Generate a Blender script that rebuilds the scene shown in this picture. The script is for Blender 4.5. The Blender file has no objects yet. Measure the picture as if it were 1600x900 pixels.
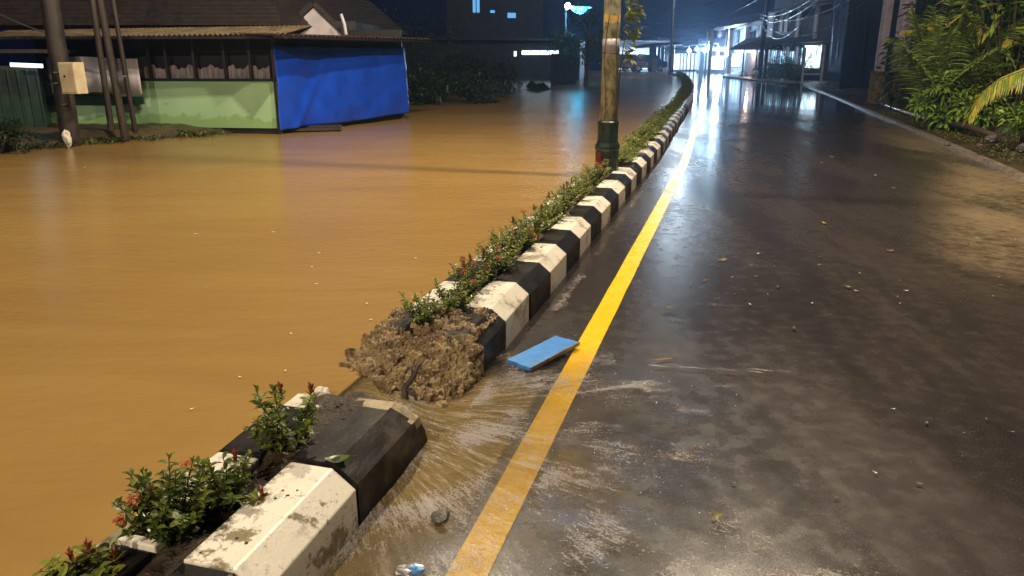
import bpy, bmesh, math, random
from mathutils import Vector, noise, Matrix
random.seed(7)
S = bpy.context.scene
COL = S.collection
R = math.radians

# ------------------------------------------------------------------ camera
F_PX = 1180.0
CAM_H = 1.6
PITCH = math.atan(362 / F_PX)
cd = bpy.data.cameras.new('camera')
cd.sensor_width = 36; cd.lens = 36 * F_PX / 1600
cd.clip_start = 0.05; cd.clip_end = 1500
cam = bpy.data.objects.new('camera', cd); COL.objects.link(cam)
cam.location = (0, 0, CAM_H); cam.rotation_euler = (math.pi / 2 - PITCH, 0, 0)
S.camera = cam

# ------------------------------------------------------------------ world, exposure
w = bpy.data.worlds.new('World'); S.world = w; w.use_nodes = True
nt = w.node_tree; nt.nodes.clear()
bg = nt.nodes.new('ShaderNodeBackground'); wo = nt.nodes.new('ShaderNodeOutputWorld')
sky = nt.nodes.new('ShaderNodeTexSky'); sky.sky_type = 'NISHITA'; sky.sun_disc = False
sky.sun_elevation = R(-7.0); sky.sun_rotation = R(20)
tint = nt.nodes.new('ShaderNodeMix'); tint.data_type = 'RGBA'; tint.blend_type = 'ADD'; tint.inputs[0].default_value = 1
tint.inputs[7].default_value = (0.012, 0.024, 0.13, 1)
nt.links.new(sky.outputs[0], tint.inputs[6]); nt.links.new(tint.outputs[2], bg.inputs[0])
bg.inputs[1].default_value = 0.075
nt.links.new(bg.outputs[0], wo.inputs[0])
S.view_settings.view_transform = 'Standard'; S.view_settings.look = 'None'
S.view_settings.gamma = 1; S.view_settings.use_curve_mapping = False
S.view_settings.exposure = 0.22
S.render.engine = 'CYCLES'
S.cycles.max_bounces = 6; S.cycles.transparent_max_bounces = 12
S.cycles.sample_clamp_indirect = 4
S.cycles.use_denoising = True
S.cycles.caustics_reflective = False; S.cycles.caustics_refractive = False

WARM = (1.0, 0.82, 0.58); COOL = (0.50, 0.76, 1.0); CYAN = (0.05, 0.55, 1.0)
E_NEAR = 3300; E_POLE = 2500; E_FARPOLE = 1050; E_SHOP = 1400; E_CYAN = 120; HAZE = .0022

# ------------------------------------------------------------------ coordinates
# s runs along the road away from the camera, t runs to the right across it
DX, DY = 0.27785, 0.96062
def lerp_tab(tab, v):
    if v <= tab[0][0]: return tab[0][1]
    for (a, b), (c, d) in zip(tab, tab[1:]):
        if v <= c: return b + (d - b) * (v - a) / (c - a)
    (a, b), (c, d) = tab[-2:]
    return d + (d - b) / (c - a) * (v - c)
CURVE = [(12, 0), (14, -.02), (19.2, -.14), (27, -.32), (33.7, -.58), (40, -1.0), (48, -1.6), (56, -2.3), (64, -3.3), (72, -4.7), (80, -7.2), (86, -10.5)]
REDGE = [(0, 3.75), (17, 3.84), (35, 3.84), (48, 3.6), (58, 3.31), (72, 2.2), (90, 0.5)]
def ST(s, t, z=0): return Vector((s * DX + t * DY, s * DY - t * DX, z))
def K(s, t, z=0): return ST(s, t + lerp_tab(CURVE, s), z)          # follows the bend of the median
def toST(x, y): return x * DX + y * DY, x * DY - y * DX
def ray(px, py):
    x = (px - 800) / F_PX; y = -(py - 450) / F_PX
    return Vector((x, math.cos(PITCH) + y * math.sin(PITCH), -math.sin(PITCH) + y * math.cos(PITCH)))
O = Vector((0, 0, CAM_H))
def at(px, py, z=0): d = ray(px, py); return O + d * ((z - CAM_H) / d.z)      # point of the ground seen there
def PY(px, py, Y): d = ray(px, py); return O + d * (Y / d.y)                   # point at distance Y
def VP(px, py, p0, p1):                                                        # point on the upright plane p0-p1
    n = Vector((p1.y - p0.y, -(p1.x - p0.x), 0)); d = ray(px, py)
    return O + d * ((p0 - O).dot(n) / d.dot(n))

# ------------------------------------------------------------------ mesh helper
def wloc(o):
    v = Vector((0, 0, 0))
    while o is not None: v = v + o.location; o = o.parent
    return v
class MB:
    def __init__(s): s.v = []; s.f = []; s.m = []; s.k = 0
    def add(s, vs, fs):
        b = len(s.v); s.v += [Vector(v) for v in vs]; s.f += [tuple(i + b for i in f) for f in fs]; s.m += [s.k] * len(fs)
    def box(s, c, size, rz=0, rx=0, ry=0):
        M = Matrix.Rotation(rz, 3, 'Z') @ Matrix.Rotation(ry, 3, 'Y') @ Matrix.Rotation(rx, 3, 'X')
        h = [x / 2 for x in size]
        vs = [Vector(c) + M @ Vector((sx * h[0], sy * h[1], sz * h[2])) for sz in (-1, 1) for sx, sy in ((-1, -1), (1, -1), (1, 1), (-1, 1))]
        s.add(vs, [(3, 2, 1, 0), (4, 5, 6, 7), (0, 1, 5, 4), (1, 2, 6, 5), (2, 3, 7, 6), (3, 0, 4, 7)])
    def prism(s, poly, off):
        n = len(poly); off = Vector(off)
        vs = [Vector(p) for p in poly] + [Vector(p) + off for p in poly]
        s.add(vs, [tuple(range(n))[::-1], tuple(range(n, 2 * n))] + [(i, (i + 1) % n, (i + 1) % n + n, i + n) for i in range(n)])
    def tube(s, pts, rad, n=8, cap=True):
        pts = [Vector(p) for p in pts]
        if not hasattr(rad, '__len__'): rad = [rad] * len(pts)
        b = len(s.v); up = None
        for i, p in enumerate(pts):
            d = (pts[min(i + 1, len(pts) - 1)] - pts[max(i - 1, 0)])
            d = d.normalized() if d.length > 1e-9 else Vector((0, 0, 1))
            if up is None: up = Vector((1, 0, 0)) if abs(d.x) < .9 else Vector((0, 1, 0))
            a = d.cross(up).normalized(); c = d.cross(a).normalized(); up = -c.cross(d).cross(d) if False else up
            for j in range(n):
                th = 2 * math.pi * j / n
                s.v.append(p + (a * math.cos(th) + c * math.sin(th)) * rad[i])
        for i in range(len(pts) - 1):
            for j in range(n):
                s.f.append((b + i * n + j, b + i * n + (j + 1) % n, b + (i + 1) * n + (j + 1) % n, b + (i + 1) * n + j)); s.m.append(s.k)
        if cap:
            s.f.append(tuple(b + j for j in range(n))[::-1]); s.m.append(s.k)
            s.f.append(tuple(b + (len(pts) - 1) * n + j for j in range(n))); s.m.append(s.k)
    def lathe(s, c, prof, n=16, sq=False):
        c = Vector(c)
        s.tube([c + Vector((0, 0, z)) for r, z in prof], [r for r, z in prof], n)
    def leaf(s, p, d, L, W, droop=0.0, roll=0.0):
        d = d.normalized(); side = d.cross(Vector((0, 0, 1)))
        side = side.normalized() if side.length > 1e-4 else Vector((1, 0, 0))
        nrm = side.cross(d)
        side = (side * math.cos(roll) + nrm * math.sin(roll)); nrm = side.cross(d)
        dn = Vector((0, 0, -1))
        a = p + d * L * .35 + dn * droop * L * .12; m = p + d * L * .7 + dn * droop * L * .45; t = p + d * L + dn * droop * L
        k = nrm * W * .22
        s.add([p, a + side * W * .5 + k, a, a - side * W * .5 + k, m + side * W * .42 + k, m, m - side * W * .42 + k, t],
              [(0, 2, 1), (0, 3, 2), (1, 2, 5, 4), (2, 3, 6, 5), (4, 5, 7), (5, 6, 7)])
    def build(s, name, mat, parent=None, smooth=False, origin=None):
        me = bpy.data.meshes.new(name)
        off = wloc(parent) if parent is not None else Vector(origin if origin is not None else (0, 0, 0))
        me.from_pydata([tuple(v - off) for v in s.v], [], s.f)
        for m in (mat if isinstance(mat, (list, tuple)) else [mat]): me.materials.append(m)
        me.polygons.foreach_set('material_index', s.m)
        if smooth: me.polygons.foreach_set('use_smooth', [True] * len(s.f))
        me.update()
        o = bpy.data.objects.new(name, me); COL.objects.link(o)
        if parent is not None: o.parent = parent
        elif origin is not None: o.location = origin
        return o
def bevel(o, wd=.004, seg=2):
    m = o.modifiers.new('bevel', 'BEVEL'); m.width = wd; m.segments = seg; m.limit_method = 'ANGLE'; m.angle_limit = R(35)
    return o
def tag(o, label, cat, group=None):
    o['label'] = label; o['category'] = cat
    if group: o['group'] = group
    return o
def struct(o, kind='structure'): o['kind'] = kind; return o
def thing(name, loc, label, cat, group=None):
    o = bpy.data.objects.new(name, None); COL.objects.link(o); o.location = loc; o.empty_display_size = .1
    return tag(o, label, cat, group)
def copy_tree(o, parent=None):
    c = o.copy(); COL.objects.link(c); c.parent = parent
    for ch in list(o.children): copy_tree(ch, c)
    return c

# ------------------------------------------------------------------ materials
def N(nt, t, **kw):
    n = nt.nodes.new(t)
    for k, v in kw.items(): setattr(n, k, v)
    return n
def new_mat(name):
    m = bpy.data.materials.new(name); m.use_nodes = True
    nt = m.node_tree; b = nt.nodes['Principled BSDF']
    return m, nt, b
def coords(nt, scale=(1, 1, 1), kind='Object', rot=0):
    tc = N(nt, 'ShaderNodeTexCoord'); mp = N(nt, 'ShaderNodeMapping'); mp.inputs['Scale'].default_value = scale
    mp.inputs['Rotation'].default_value = (0, 0, rot)
    if kind == 'World':
        g = N(nt, 'ShaderNodeNewGeometry'); nt.links.new(g.outputs['Position'], mp.inputs[0])
    else: nt.links.new(tc.outputs[kind], mp.inputs[0])
    return mp.outputs[0]
def noise_f(nt, co, scale, detail=4, rough=.55, dist=0):
    n = N(nt, 'ShaderNodeTexNoise'); n.inputs['Scale'].default_value = scale; n.inputs['Detail'].default_value = detail
    n.inputs['Roughness'].default_value = rough; n.inputs['Distortion'].default_value = dist
    nt.links.new(co, n.inputs['Vector']); return n.outputs['Fac']
def ramp(nt, f, lo, hi, a=0.0, b=1.0):
    n = N(nt, 'ShaderNodeMapRange'); n.interpolation_type = 'SMOOTHSTEP'
    for i, v in zip((1, 2, 3, 4), (lo, hi, a, b)): n.inputs[i].default_value = v
    nt.links.new(f, n.inputs[0]); return n.outputs[0]
def mixc(nt, f, a, b):
    n = N(nt, 'ShaderNodeMix'); n.data_type = 'RGBA'
    if isinstance(f, (int, float)): n.inputs[0].default_value = f
    else: nt.links.new(f, n.inputs[0])
    for i, v in ((6, a), (7, b)):
        if isinstance(v, tuple): n.inputs[i].default_value = (*v, 1)
        else: nt.links.new(v, n.inputs[i])
    return n.outputs[2]
def math_n(nt, op, a, b=None, c=None):
    n = N(nt, 'ShaderNodeMath'); n.operation = op
    for i, v in enumerate((a, b, c)):
        if v is None: continue
        if isinstance(v, (int, float)): n.inputs[i].default_value = v
        else: nt.links.new(v, n.inputs[i])
    return n.outputs[0]
def bump(nt, b, h, strength=.3, dist=.01):
    n = N(nt, 'ShaderNodeBump'); n.inputs['Strength'].default_value = strength; n.inputs['Distance'].default_value = dist
    nt.links.new(h, n.inputs['Height']); nt.links.new(n.outputs[0], b.inputs['Normal']); return n
def pbr(name, c1, c2=None, scale=6, rough=.5, r2=None, lo=.4, hi=.65, bs=None, bstr=.3, bd=.01, metal=0, spec=.5, kind='Object', det=5, stretch=(1, 1, 1)):
    m, nt, b = new_mat(name); co = coords(nt, stretch, kind)
    b.inputs['Metallic'].default_value = metal; b.inputs['Specular IOR Level'].default_value = spec
    c2 = c2 or tuple(x * .72 for x in c1)
    f = noise_f(nt, co, scale, det); f = ramp(nt, f, lo, hi)
    nt.links.new(mixc(nt, f, tuple(c1), tuple(c2)), b.inputs['Base Color'])
    r2 = rough * .8 if r2 is None else r2
    g = noise_f(nt, co, scale * .7 + 1, 3)
    nt.links.new(ramp(nt, g, .35, .65, rough, r2), b.inputs['Roughness'])
    if bs: bump(nt, b, noise_f(nt, co, bs, 6, .6), bstr, bd)
    return m
def emit(name, c, s, var=None):
    m, nt, b = new_mat(name)
    b.inputs['Base Color'].default_value = (*[min(x, .8) for x in c], 1)
    b.inputs['Emission Color'].default_value = (*c, 1); b.inputs['Emission Strength'].default_value = s
    if var:                                            # shelves and goods seen in a lit room
        co = coords(nt, var, 'Object')
        v = N(nt, 'ShaderNodeTexVoronoi'); v.inputs['Scale'].default_value = 1; nt.links.new(co, v.inputs['Vector'])
        n = noise_f(nt, co, 1.3, 3)
        k = math_n(nt, 'MULTIPLY', ramp(nt, n, .38, .62, .25, 1.25), ramp(nt, v.outputs['Distance'], .1, .6, .55, 1.1))
        nt.links.new(math_n(nt, 'MULTIPLY', k, s), b.inputs['Emission Strength'])
    return m

def paint_mat(name, base, dirt, moss=False, lo=.56, hi=.72, rough=.45):
    m, nt, b = new_mat(name); b.inputs['Specular IOR Level'].default_value = .22 if sum(base) < .1 else .45; co = coords(nt, (1, 1, 1), 'World')
    big = noise_f(nt, co, 5.5, 6, .65); fine = noise_f(nt, co, 60, 4, .7)
    d1 = ramp(nt, big, lo, hi); d2 = ramp(nt, fine, .60, .70)
    c = mixc(nt, math_n(nt, 'MULTIPLY', d1, .8), base, dirt)
    c = mixc(nt, math_n(nt, 'MULTIPLY', d2, .65), c, tuple(x * .55 for x in dirt))
    if moss:
        ms = ramp(nt, noise_f(nt, co, 6, 6, .7), .52, .58)
        c = mixc(nt, math_n(nt, 'MULTIPLY', ms, .85), c, (.13, .10, .03))
    nt.links.new(c, b.inputs['Base Color'])
    nt.links.new(ramp(nt, big, .35, .65, rough, rough * .55), b.inputs['Roughness'])
    hsum = math_n(nt, 'ADD', math_n(nt, 'MULTIPLY', fine, .4), big)
    bump(nt, b, hsum, .5, .006)
    return m
M = {}
M['kwhite'] = paint_mat('white_kerb_paint', (.74, .70, .62), (.22, .17, .11), lo=.50, hi=.70)
M['kmoss'] = paint_mat('mossy_white_paint', (.76, .72, .64), (.25, .19, .11), moss=True)
M['kblack'] = paint_mat('black_kerb_paint', (.010, .009, .010), (.035, .027, .021), rough=.5, lo=.5, hi=.75)
M['kdirty'] = paint_mat('muddy_black_kerb_paint', (.010, .009, .010), (.085, .066, .052), rough=.6, lo=.50, hi=.72)
M['conc'] = pbr('broken_concrete', (.42, .35, .24), (.24, .19, .12), 14, .75, bs=40, bstr=.8, bd=.012)
M['concrete'] = pbr('wet_concrete', (.28, .22, .17), (.15, .12, .09), 7, .5, .25, bs=50, bstr=.4, bd=.006)
M['dconc'] = pbr('dark_mossy_concrete', (.042, .034, .030), (.02, .016, .015), 5, .6, bs=25, bstr=.5)
M['soil'] = pbr('wet_soil', (.050, .033, .020), (.02, .014, .009), 11, .7, .35, bs=45, bstr=.9, bd=.02)
M['clay'] = pbr('washed_clay', (.40, .29, .155), (.17, .11, .055), 16, .7, .38, lo=.36, hi=.64, bs=70, bstr=1.0, bd=.02)
M['bark'] = pbr('bark', (.07, .05, .035), (.03, .022, .015), 10, .7, bs=30, bstr=.7, bd=.01, stretch=(3, 3, .6))
M['stem'] = pbr('green_brown_stem', (.10, .075, .035), (.05, .05, .02), 15, .5)
def leafmat(name, a, b_, rough=.32, sc=14):
    m = pbr(name, a, b_, sc, rough, rough + .15, lo=.38, hi=.62)
    b = m.node_tree.nodes['Principled BSDF']; b.inputs['Subsurface Weight'].default_value = 0
    nt = m.node_tree; tr = N(nt, 'ShaderNodeBsdfTranslucent'); tr.inputs[0].default_value = (a[0] * 1.3, a[1] * 1.3, a[2] * .6, 1)
    mx = N(nt, 'ShaderNodeMixShader'); mx.inputs[0].default_value = .2
    nt.links.new(b.outputs[0], mx.inputs[1]); nt.links.new(tr.outputs[0], mx.inputs[2])
    nt.links.new(mx.outputs[0], nt.nodes['Material Output'].inputs[0]); return m
M['leaf'] = leafmat('glossy_leaf', (.12, .155, .028), (.035, .065, .012))
M['leafy'] = leafmat('young_leaf', (.24, .27, .05), (.11, .15, .025))
M['hedge'] = leafmat('hedge_leaf', (.16, .20, .05), (.07, .10, .022), .45)
M['palm'] = leafmat('palm_leaf', (.24, .37, .05), (.10, .19, .035), .35, 5)
M['palmy'] = leafmat('yellowing_leaf', (.42, .36, .05), (.25, .24, .04), .4, 5)
M['palmf'] = leafmat('feather_palm_leaf', (.32, .42, .10), (.20, .28, .06), .35, 5)
M['dark'] = leafmat('dark_leaf', (.035, .06, .015), (.015, .03, .008), .4, 5)
M['deadleaf'] = leafmat('dead_leaf', (.22, .15, .05), (.12, .07, .025), .5, 9)
M['redleaf'] = leafmat('red_brown_shoot', (.22, .06, .03), (.12, .035, .02), .4)
M['petal'] = leafmat('red_petal', (.50, .12, .06), (.34, .06, .035), .5, 40)

# road: wet asphalt; the tan patch and 'pond' are masks set by position
def road_material():
    m, nt, b = new_mat('wet_asphalt'); co = coords(nt, (1, 1, 1), 'World')
    si = N(nt, 'ShaderNodeAttribute'); si.attribute_name = 'tan_mask'; po = N(nt, 'ShaderNodeAttribute'); po.attribute_name = 'pond'
    fine = noise_f(nt, co, 130, 3, .7); mid = noise_f(nt, co, 9, 5, .6)
    st = coords(nt, (1.1, .28, 1), 'World', R(-16)); big = noise_f(nt, st, .9, 5, .6, .4)
    c = mixc(nt, ramp(nt, big, .35, .65), (.024, .020, .020), (.038, .030, .028))
    c = mixc(nt, ramp(nt, fine, .5, .68), c, (.070, .058, .052))
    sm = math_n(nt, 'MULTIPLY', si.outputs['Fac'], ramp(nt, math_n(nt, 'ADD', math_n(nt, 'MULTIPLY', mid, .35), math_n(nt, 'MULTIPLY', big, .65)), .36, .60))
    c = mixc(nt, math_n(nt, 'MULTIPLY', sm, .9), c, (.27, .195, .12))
    nt.links.new(c, b.inputs['Base Color'])
    r0 = math_n(nt, 'ADD', ramp(nt, big, .35, .68, .19, .32), math_n(nt, 'MULTIPLY', ramp(nt, mid, .4, .7), .08))
    r1 = math_n(nt, 'MULTIPLY', r0, math_n(nt, 'SUBTRACT', 1.0, math_n(nt, 'MULTIPLY', po.outputs['Fac'], .80)))
    nt.links.new(r1, b.inputs['Roughness'])
    hs = math_n(nt, 'ADD', math_n(nt, 'MULTIPLY', fine, .5), math_n(nt, 'MULTIPLY', mid, .25))
    bn = bump(nt, b, hs, .35, .004)
    nt.links.new(math_n(nt, 'MULTIPLY', math_n(nt, 'SUBTRACT', 1.0, po.outputs['Fac']), .26), bn.inputs['Strength'])
    b.inputs['Specular IOR Level'].default_value = .55
    return m
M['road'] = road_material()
M['yellow'] = paint_mat('yellow_line_paint', (.95, .56, .006), (.6, .36, .03), lo=.66, hi=.95, rough=.34)

def flood_material():
    m, nt, b = new_mat('muddy_flood_water')
    co = coords(nt, (1.0, 2.6, 1), 'World', R(10)); co2 = coords(nt, (1, 1, 1), 'World')
    big = math_n(nt, 'ADD', math_n(nt, 'MULTIPLY', noise_f(nt, co2, .22, 3), .6), math_n(nt, 'MULTIPLY', noise_f(nt, coords(nt, (.35, 1.6, 1), 'World', R(14)), 1.2, 5, .65, .8), .4)); c = mixc(nt, ramp(nt, big, .35, .65), (.325, .205, .066), (.265, .158, .050))
    fleck = noise_f(nt, co2, 42, 1, .5); gate = noise_f(nt, co2, 1.3, 2)
    fl = math_n(nt, 'MULTIPLY', ramp(nt, fleck, .80, .83), ramp(nt, gate, .55, .62))
    c = mixc(nt, fl, c, (.8, .72, .55))
    nt.links.new(c, b.inputs['Base Color'])
    b.inputs['Roughness'].default_value = .22; b.inputs['IOR'].default_value = 1.33
    h = math_n(nt, 'ADD', noise_f(nt, co, 6, 3, .6), math_n(nt, 'MULTIPLY', noise_f(nt, co, 25, 3, .6), .22))
    bump(nt, b, h, .42, .02)
    return m
M['flood'] = flood_material()

def runoff_material():
    m, nt, b = new_mat('running_muddy_water')
    uv = N(nt, 'ShaderNodeUVMap'); uv.uv_map = 'flow'
    def mp(sc):
        k = N(nt, 'ShaderNodeMapping'); k.inputs['Scale'].default_value = sc; nt.links.new(uv.outputs[0], k.inputs[0]); return k.outputs[0]
    de = N(nt, 'ShaderNodeAttribute'); de.attribute_name = 'depth'
    fo = N(nt, 'ShaderNodeAttribute'); fo.attribute_name = 'foam'
    wco = coords(nt, (1, 1, 1), 'World')
    s1 = noise_f(nt, mp((34, 4.5, 1)), 1.0, 7, .78, .45)
    s2 = noise_f(nt, mp((120, 26, 1)), 1.0, 4, .75, .3)
    patch = noise_f(nt, wco, 3.2, 4, .6)
    fine = noise_f(nt, wco, 120, 3, .7)
    streak = math_n(nt, 'ADD', math_n(nt, 'MULTIPLY', s1, .55), math_n(nt, 'MULTIPLY', s2, .45))
    # foam and painted-in glints: thin white threads where the flow is fast
    k = math_n(nt, 'ADD', streak, math_n(nt, 'MULTIPLY', math_n(nt, 'SUBTRACT', fo.outputs['Fac'], .5), .30))
    k = math_n(nt, 'ADD', k, math_n(nt, 'MULTIPLY', math_n(nt, 'SUBTRACT', patch, .5), .50))
    k = math_n(nt, 'ADD', k, math_n(nt, 'MULTIPLY', math_n(nt, 'SUBTRACT', fine, .5), .58))
    foam = math_n(nt, 'MULTIPLY', ramp(nt, k, .60, .74), ramp(nt, fo.outputs['Fac'], 0, .2))
    body = (.30, .215, .085)
    bc_ = mixc(nt, ramp(nt, s1, .50, .66), body, (.62, .50, .33))
    nt.links.new(mixc(nt, foam, bc_, (.62, .57, .56)), b.inputs['Base Color'])
    b.inputs['Roughness'].default_value = .16; b.inputs['IOR'].default_value = 1.33
    h = math_n(nt, 'ADD', streak, math_n(nt, 'MULTIPLY', fine, .25)); bump(nt, b, h, .95, .03)
    al = math_n(nt, 'MULTIPLY', de.outputs['Fac'], ramp(nt, streak, .3, .65, .75, 1.1))
    al = math_n(nt, 'MAXIMUM', al, math_n(nt, 'MULTIPLY', foam, .55))
    n = N(nt, 'ShaderNodeClamp'); nt.links.new(al, n.inputs[0]); al = n.outputs[0]
    tr = N(nt, 'ShaderNodeBsdfTransparent'); gl = N(nt, 'ShaderNodeBsdfGlossy'); gl.inputs['Roughness'].default_value = .15
    fr = N(nt, 'ShaderNodeFresnel'); fr.inputs[0].default_value = 1.33
    bn = [x for x in nt.nodes if x.type == 'BUMP'][0]
    nt.links.new(bn.outputs[0], gl.inputs['Normal']); nt.links.new(bn.outputs[0], fr.inputs['Normal'])
    fi = N(nt, 'ShaderNodeAttribute'); fi.attribute_name = 'film'
    m1 = N(nt, 'ShaderNodeMixShader'); nt.links.new(math_n(nt, 'MULTIPLY', fr.outputs[0], fi.outputs['Fac']), m1.inputs[0]); nt.links.new(tr.outputs[0], m1.inputs[1]); nt.links.new(gl.outputs[0], m1.inputs[2])
    m2 = N(nt, 'ShaderNodeMixShader'); nt.links.new(al, m2.inputs[0]); nt.links.new(m1.outputs[0], m2.inputs[1]); nt.links.new(b.outputs[0], m2.inputs[2])
    nt.links.new(m2.outputs[0], nt.nodes['Material Output'].inputs[0])
    return m
M['runoff'] = runoff_material()

M['verge'] = pbr('muddy_verge', (.085, .06, .032), (.035, .03, .014), 2.2, .65, .3, bs=14, bstr=.9, bd=.04, kind='World')
M['mud'] = pbr('orange_mud', (.26, .15, .07), (.16, .09, .045), 3, .5, .25, bs=20, bstr=.5, bd=.02, kind='World')
M['green'] = None
def green_wall():
    m, nt, b = new_mat('green_wall_paint'); co = coords(nt, (1, 1, 1), 'World')
    g = N(nt, 'ShaderNodeNewGeometry'); sp = N(nt, 'ShaderNodeSeparateXYZ'); nt.links.new(g.outputs['Position'], sp.inputs[0])
    e = math_n(nt, 'ADD', sp.outputs['Z'], math_n(nt, 'MULTIPLY', noise_f(nt, co, 3.2, 5, .65), -.9))
    wet = ramp(nt, e, .0, .06, 1, 0)                 # damp stain rising from the water
    c = mixc(nt, ramp(nt, noise_f(nt, co, 1.5, 4), .3, .7), (.38, .60, .36), (.33, .54, .31))
    c = mixc(nt, math_n(nt, 'MULTIPLY', wet, .75), c, (.22, .40, .14))
    nt.links.new(c, b.inputs['Base Color']); b.inputs['Roughness'].default_value = .55
    bump(nt, b, noise_f(nt, co, 25, 4), .2, .005); return m
M['green'] = green_wall()
M['dgreen'] = pbr('dark_green_paint', (.012, .045, .03), (.008, .03, .022), 4, .4)
M['tarp'] = pbr('blue_tarpaulin', (.011, .075, .62), (.009, .06, .52), 2.5, .36, .28, bs=120, bstr=.15, bd=.003)
M['banner'] = pbr('grey_banner_cloth', (.60, .56, .62), (.46, .43, .50), 3, .6)
M['cream'] = pbr('cream_metal', (.70, .61, .42), (.58, .49, .33), 5, .4)
M['roofcorr'] = pbr('old_corrugated_sheet', (.20, .155, .095), (.11, .08, .05), 4, .55, bs=8, bstr=.3)
M['tile'] = pbr('dark_roof_tile', (.035, .024, .022), (.02, .014, .013), 6, .75, bs=12, bstr=.6, bd=.03)
M['gable'] = pbr('white_plaster', (.62, .56, .60), (.5, .45, .5), 3, .6)
M['wood'] = pbr('weathered_wood', (.045, .032, .026), (.022, .016, .014), 8, .7, bs=30, bstr=.4, stretch=(4, 4, .5))
M['mesh'] = pbr('rolled_screen_cloth', (.44, .40, .43), (.26, .24, .26), 9, .7, stretch=(3, 3, .5))
M['darkwall'] = pbr('dark_plaster', (.03, .027, .032), (.02, .018, .022), 2, .7)
M['wall'] = pbr('grey_plaster', (.075, .075, .095), (.045, .045, .06), 1.5, .65)
M['wallp'] = pbr('pinkish_plaster', (.50, .42, .46), (.40, .33, .38), 1.5, .6)
M['whitep'] = pbr('white_paint', (.75, .75, .78), (.6, .6, .65), 3, .5)
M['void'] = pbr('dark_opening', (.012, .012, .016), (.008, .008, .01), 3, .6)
M['pole'] = pbr('weathered_pole', (.36, .35, .22), (.13, .12, .07), 8.5, .5, bs=25, bstr=.25, bd=.006, stretch=(1.6, 1.6, .9), lo=.42, hi=.66)
M['poleband'] = pbr('grey_sheet_band', (.34, .31, .32), (.26, .23, .24), 6, .4)
M['sticker'] = pbr('yellow_sticker', (.72, .50, .10), (.62, .42, .12), 20, .35)
M['boxgreen'] = pbr('dark_green_cast_base', (.022, .045, .032), (.012, .02, .016), 9, .35, bs=20, bstr=.3)
M['boxred'] = pbr('faded_red_panel', (.15, .018, .02), (.08, .012, .012), 9, .4)
M['steel'] = pbr('galvanised_steel', (.32, .32, .34), (.22, .22, .24), 8, .4, metal=.6)
M['rust'] = pbr('rusty_steel', (.12, .06, .04), (.05, .03, .02), 8, .6, metal=.2)
M['blue'] = pbr('bright_blue_paint', (.035, .27, .80), (.05, .20, .50), 12, .38, bs=60, bstr=.25, bd=.004, stretch=(1, 5, 1))
M['bluegrey'] = pbr('worn_board_edge', (.18, .19, .22), (.10, .10, .11), 14, .6)
M['foamw'] = pbr('white_plastic_foam', (.82, .78, .72), (.6, .56, .5), 20, .5)
M['wire'] = pbr('black_cable', (.05, .05, .06), None, 3, .35)
M['wirel'] = pbr('grey_cable', (.16, .17, .2), None, 3, .3)
M['rock'] = pbr('wet_rock', (.09, .08, .075), (.04, .035, .03), 4, .5, bs=12, bstr=.8, bd=.03)
M['pvc'] = pbr('pale_pvc_pipe', (.55, .6, .75), (.35, .38, .55), 9, .3)
M['stone'] = pbr('brown_stone_facing', (.16, .11, .06), (.08, .055, .03), 6, .6, bs=9, bstr=.8, bd=.03)
M['lilac'] = pbr('pale_painted_pillar', (.36, .32, .40), (.26, .22, .30), 4, .5)
M['car'] = pbr('dark_car_paint', (.04, .045, .07), (.03, .035, .05), 4, .2, metal=.3)
M['glass'] = pbr('dark_glass', (.03, .04, .05), None, 4, .08)
M['rubber'] = pbr('rubber', (.02, .02, .02), None, 4, .7)
M['white_e'] = emit('lamp_white', (.75, .88, 1), 60)
M['shop_e'] = emit('lit_shop_interior', (.42, .72, 1), 1.7, (1.6, 1.6, 1.6))
M['shopw_e'] = emit('lit_white_interior', (.62, .84, 1), 3.2, (1.2, 1.2, 1.0)); M['blaze_e'] = emit('blazing_white_interior', (.70, .88, 1), 5)
M['win_e'] = emit('lit_window', (.62, .78, 1), 2.2)
M['cyan_e'] = emit('cyan_lamp', (.12, .78, 1), 7)
M['cwin_e'] = emit('cyan_window', (.12, .45, .9), .9)
M['warm_e'] = emit('warm_lamp', (1, .75, .42), 12)
M['screen_e'] = emit('backlit_sign', (.75, .9, .95), 1.6)

def light(name, loc, e, c, r=.12, parent=None, spot=None, rot=None):
    ld = bpy.data.lights.new(name, 'SPOT' if spot else 'POINT'); ld.energy = e; ld.color = c; ld.shadow_soft_size = r
    if spot: ld.spot_size = R(spot); ld.spot_blend = .6
    o = bpy.data.objects.new(name, ld); COL.objects.link(o)
    if parent is not None: o.parent = parent; o.location = Vector(loc) - wloc(parent)
    else: o.location = loc
    if rot: o.rotation_euler = rot
    return o

WATER = .15
# ================================================================== SETTING
b = MB(); b.add([(-250, -80, -.3), (250, -80, -.3), (250, 300, -.3), (-250, 300, -.3)], [(0, 1, 2, 3)])
struct(b.build('ground', M['verge']))

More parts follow.
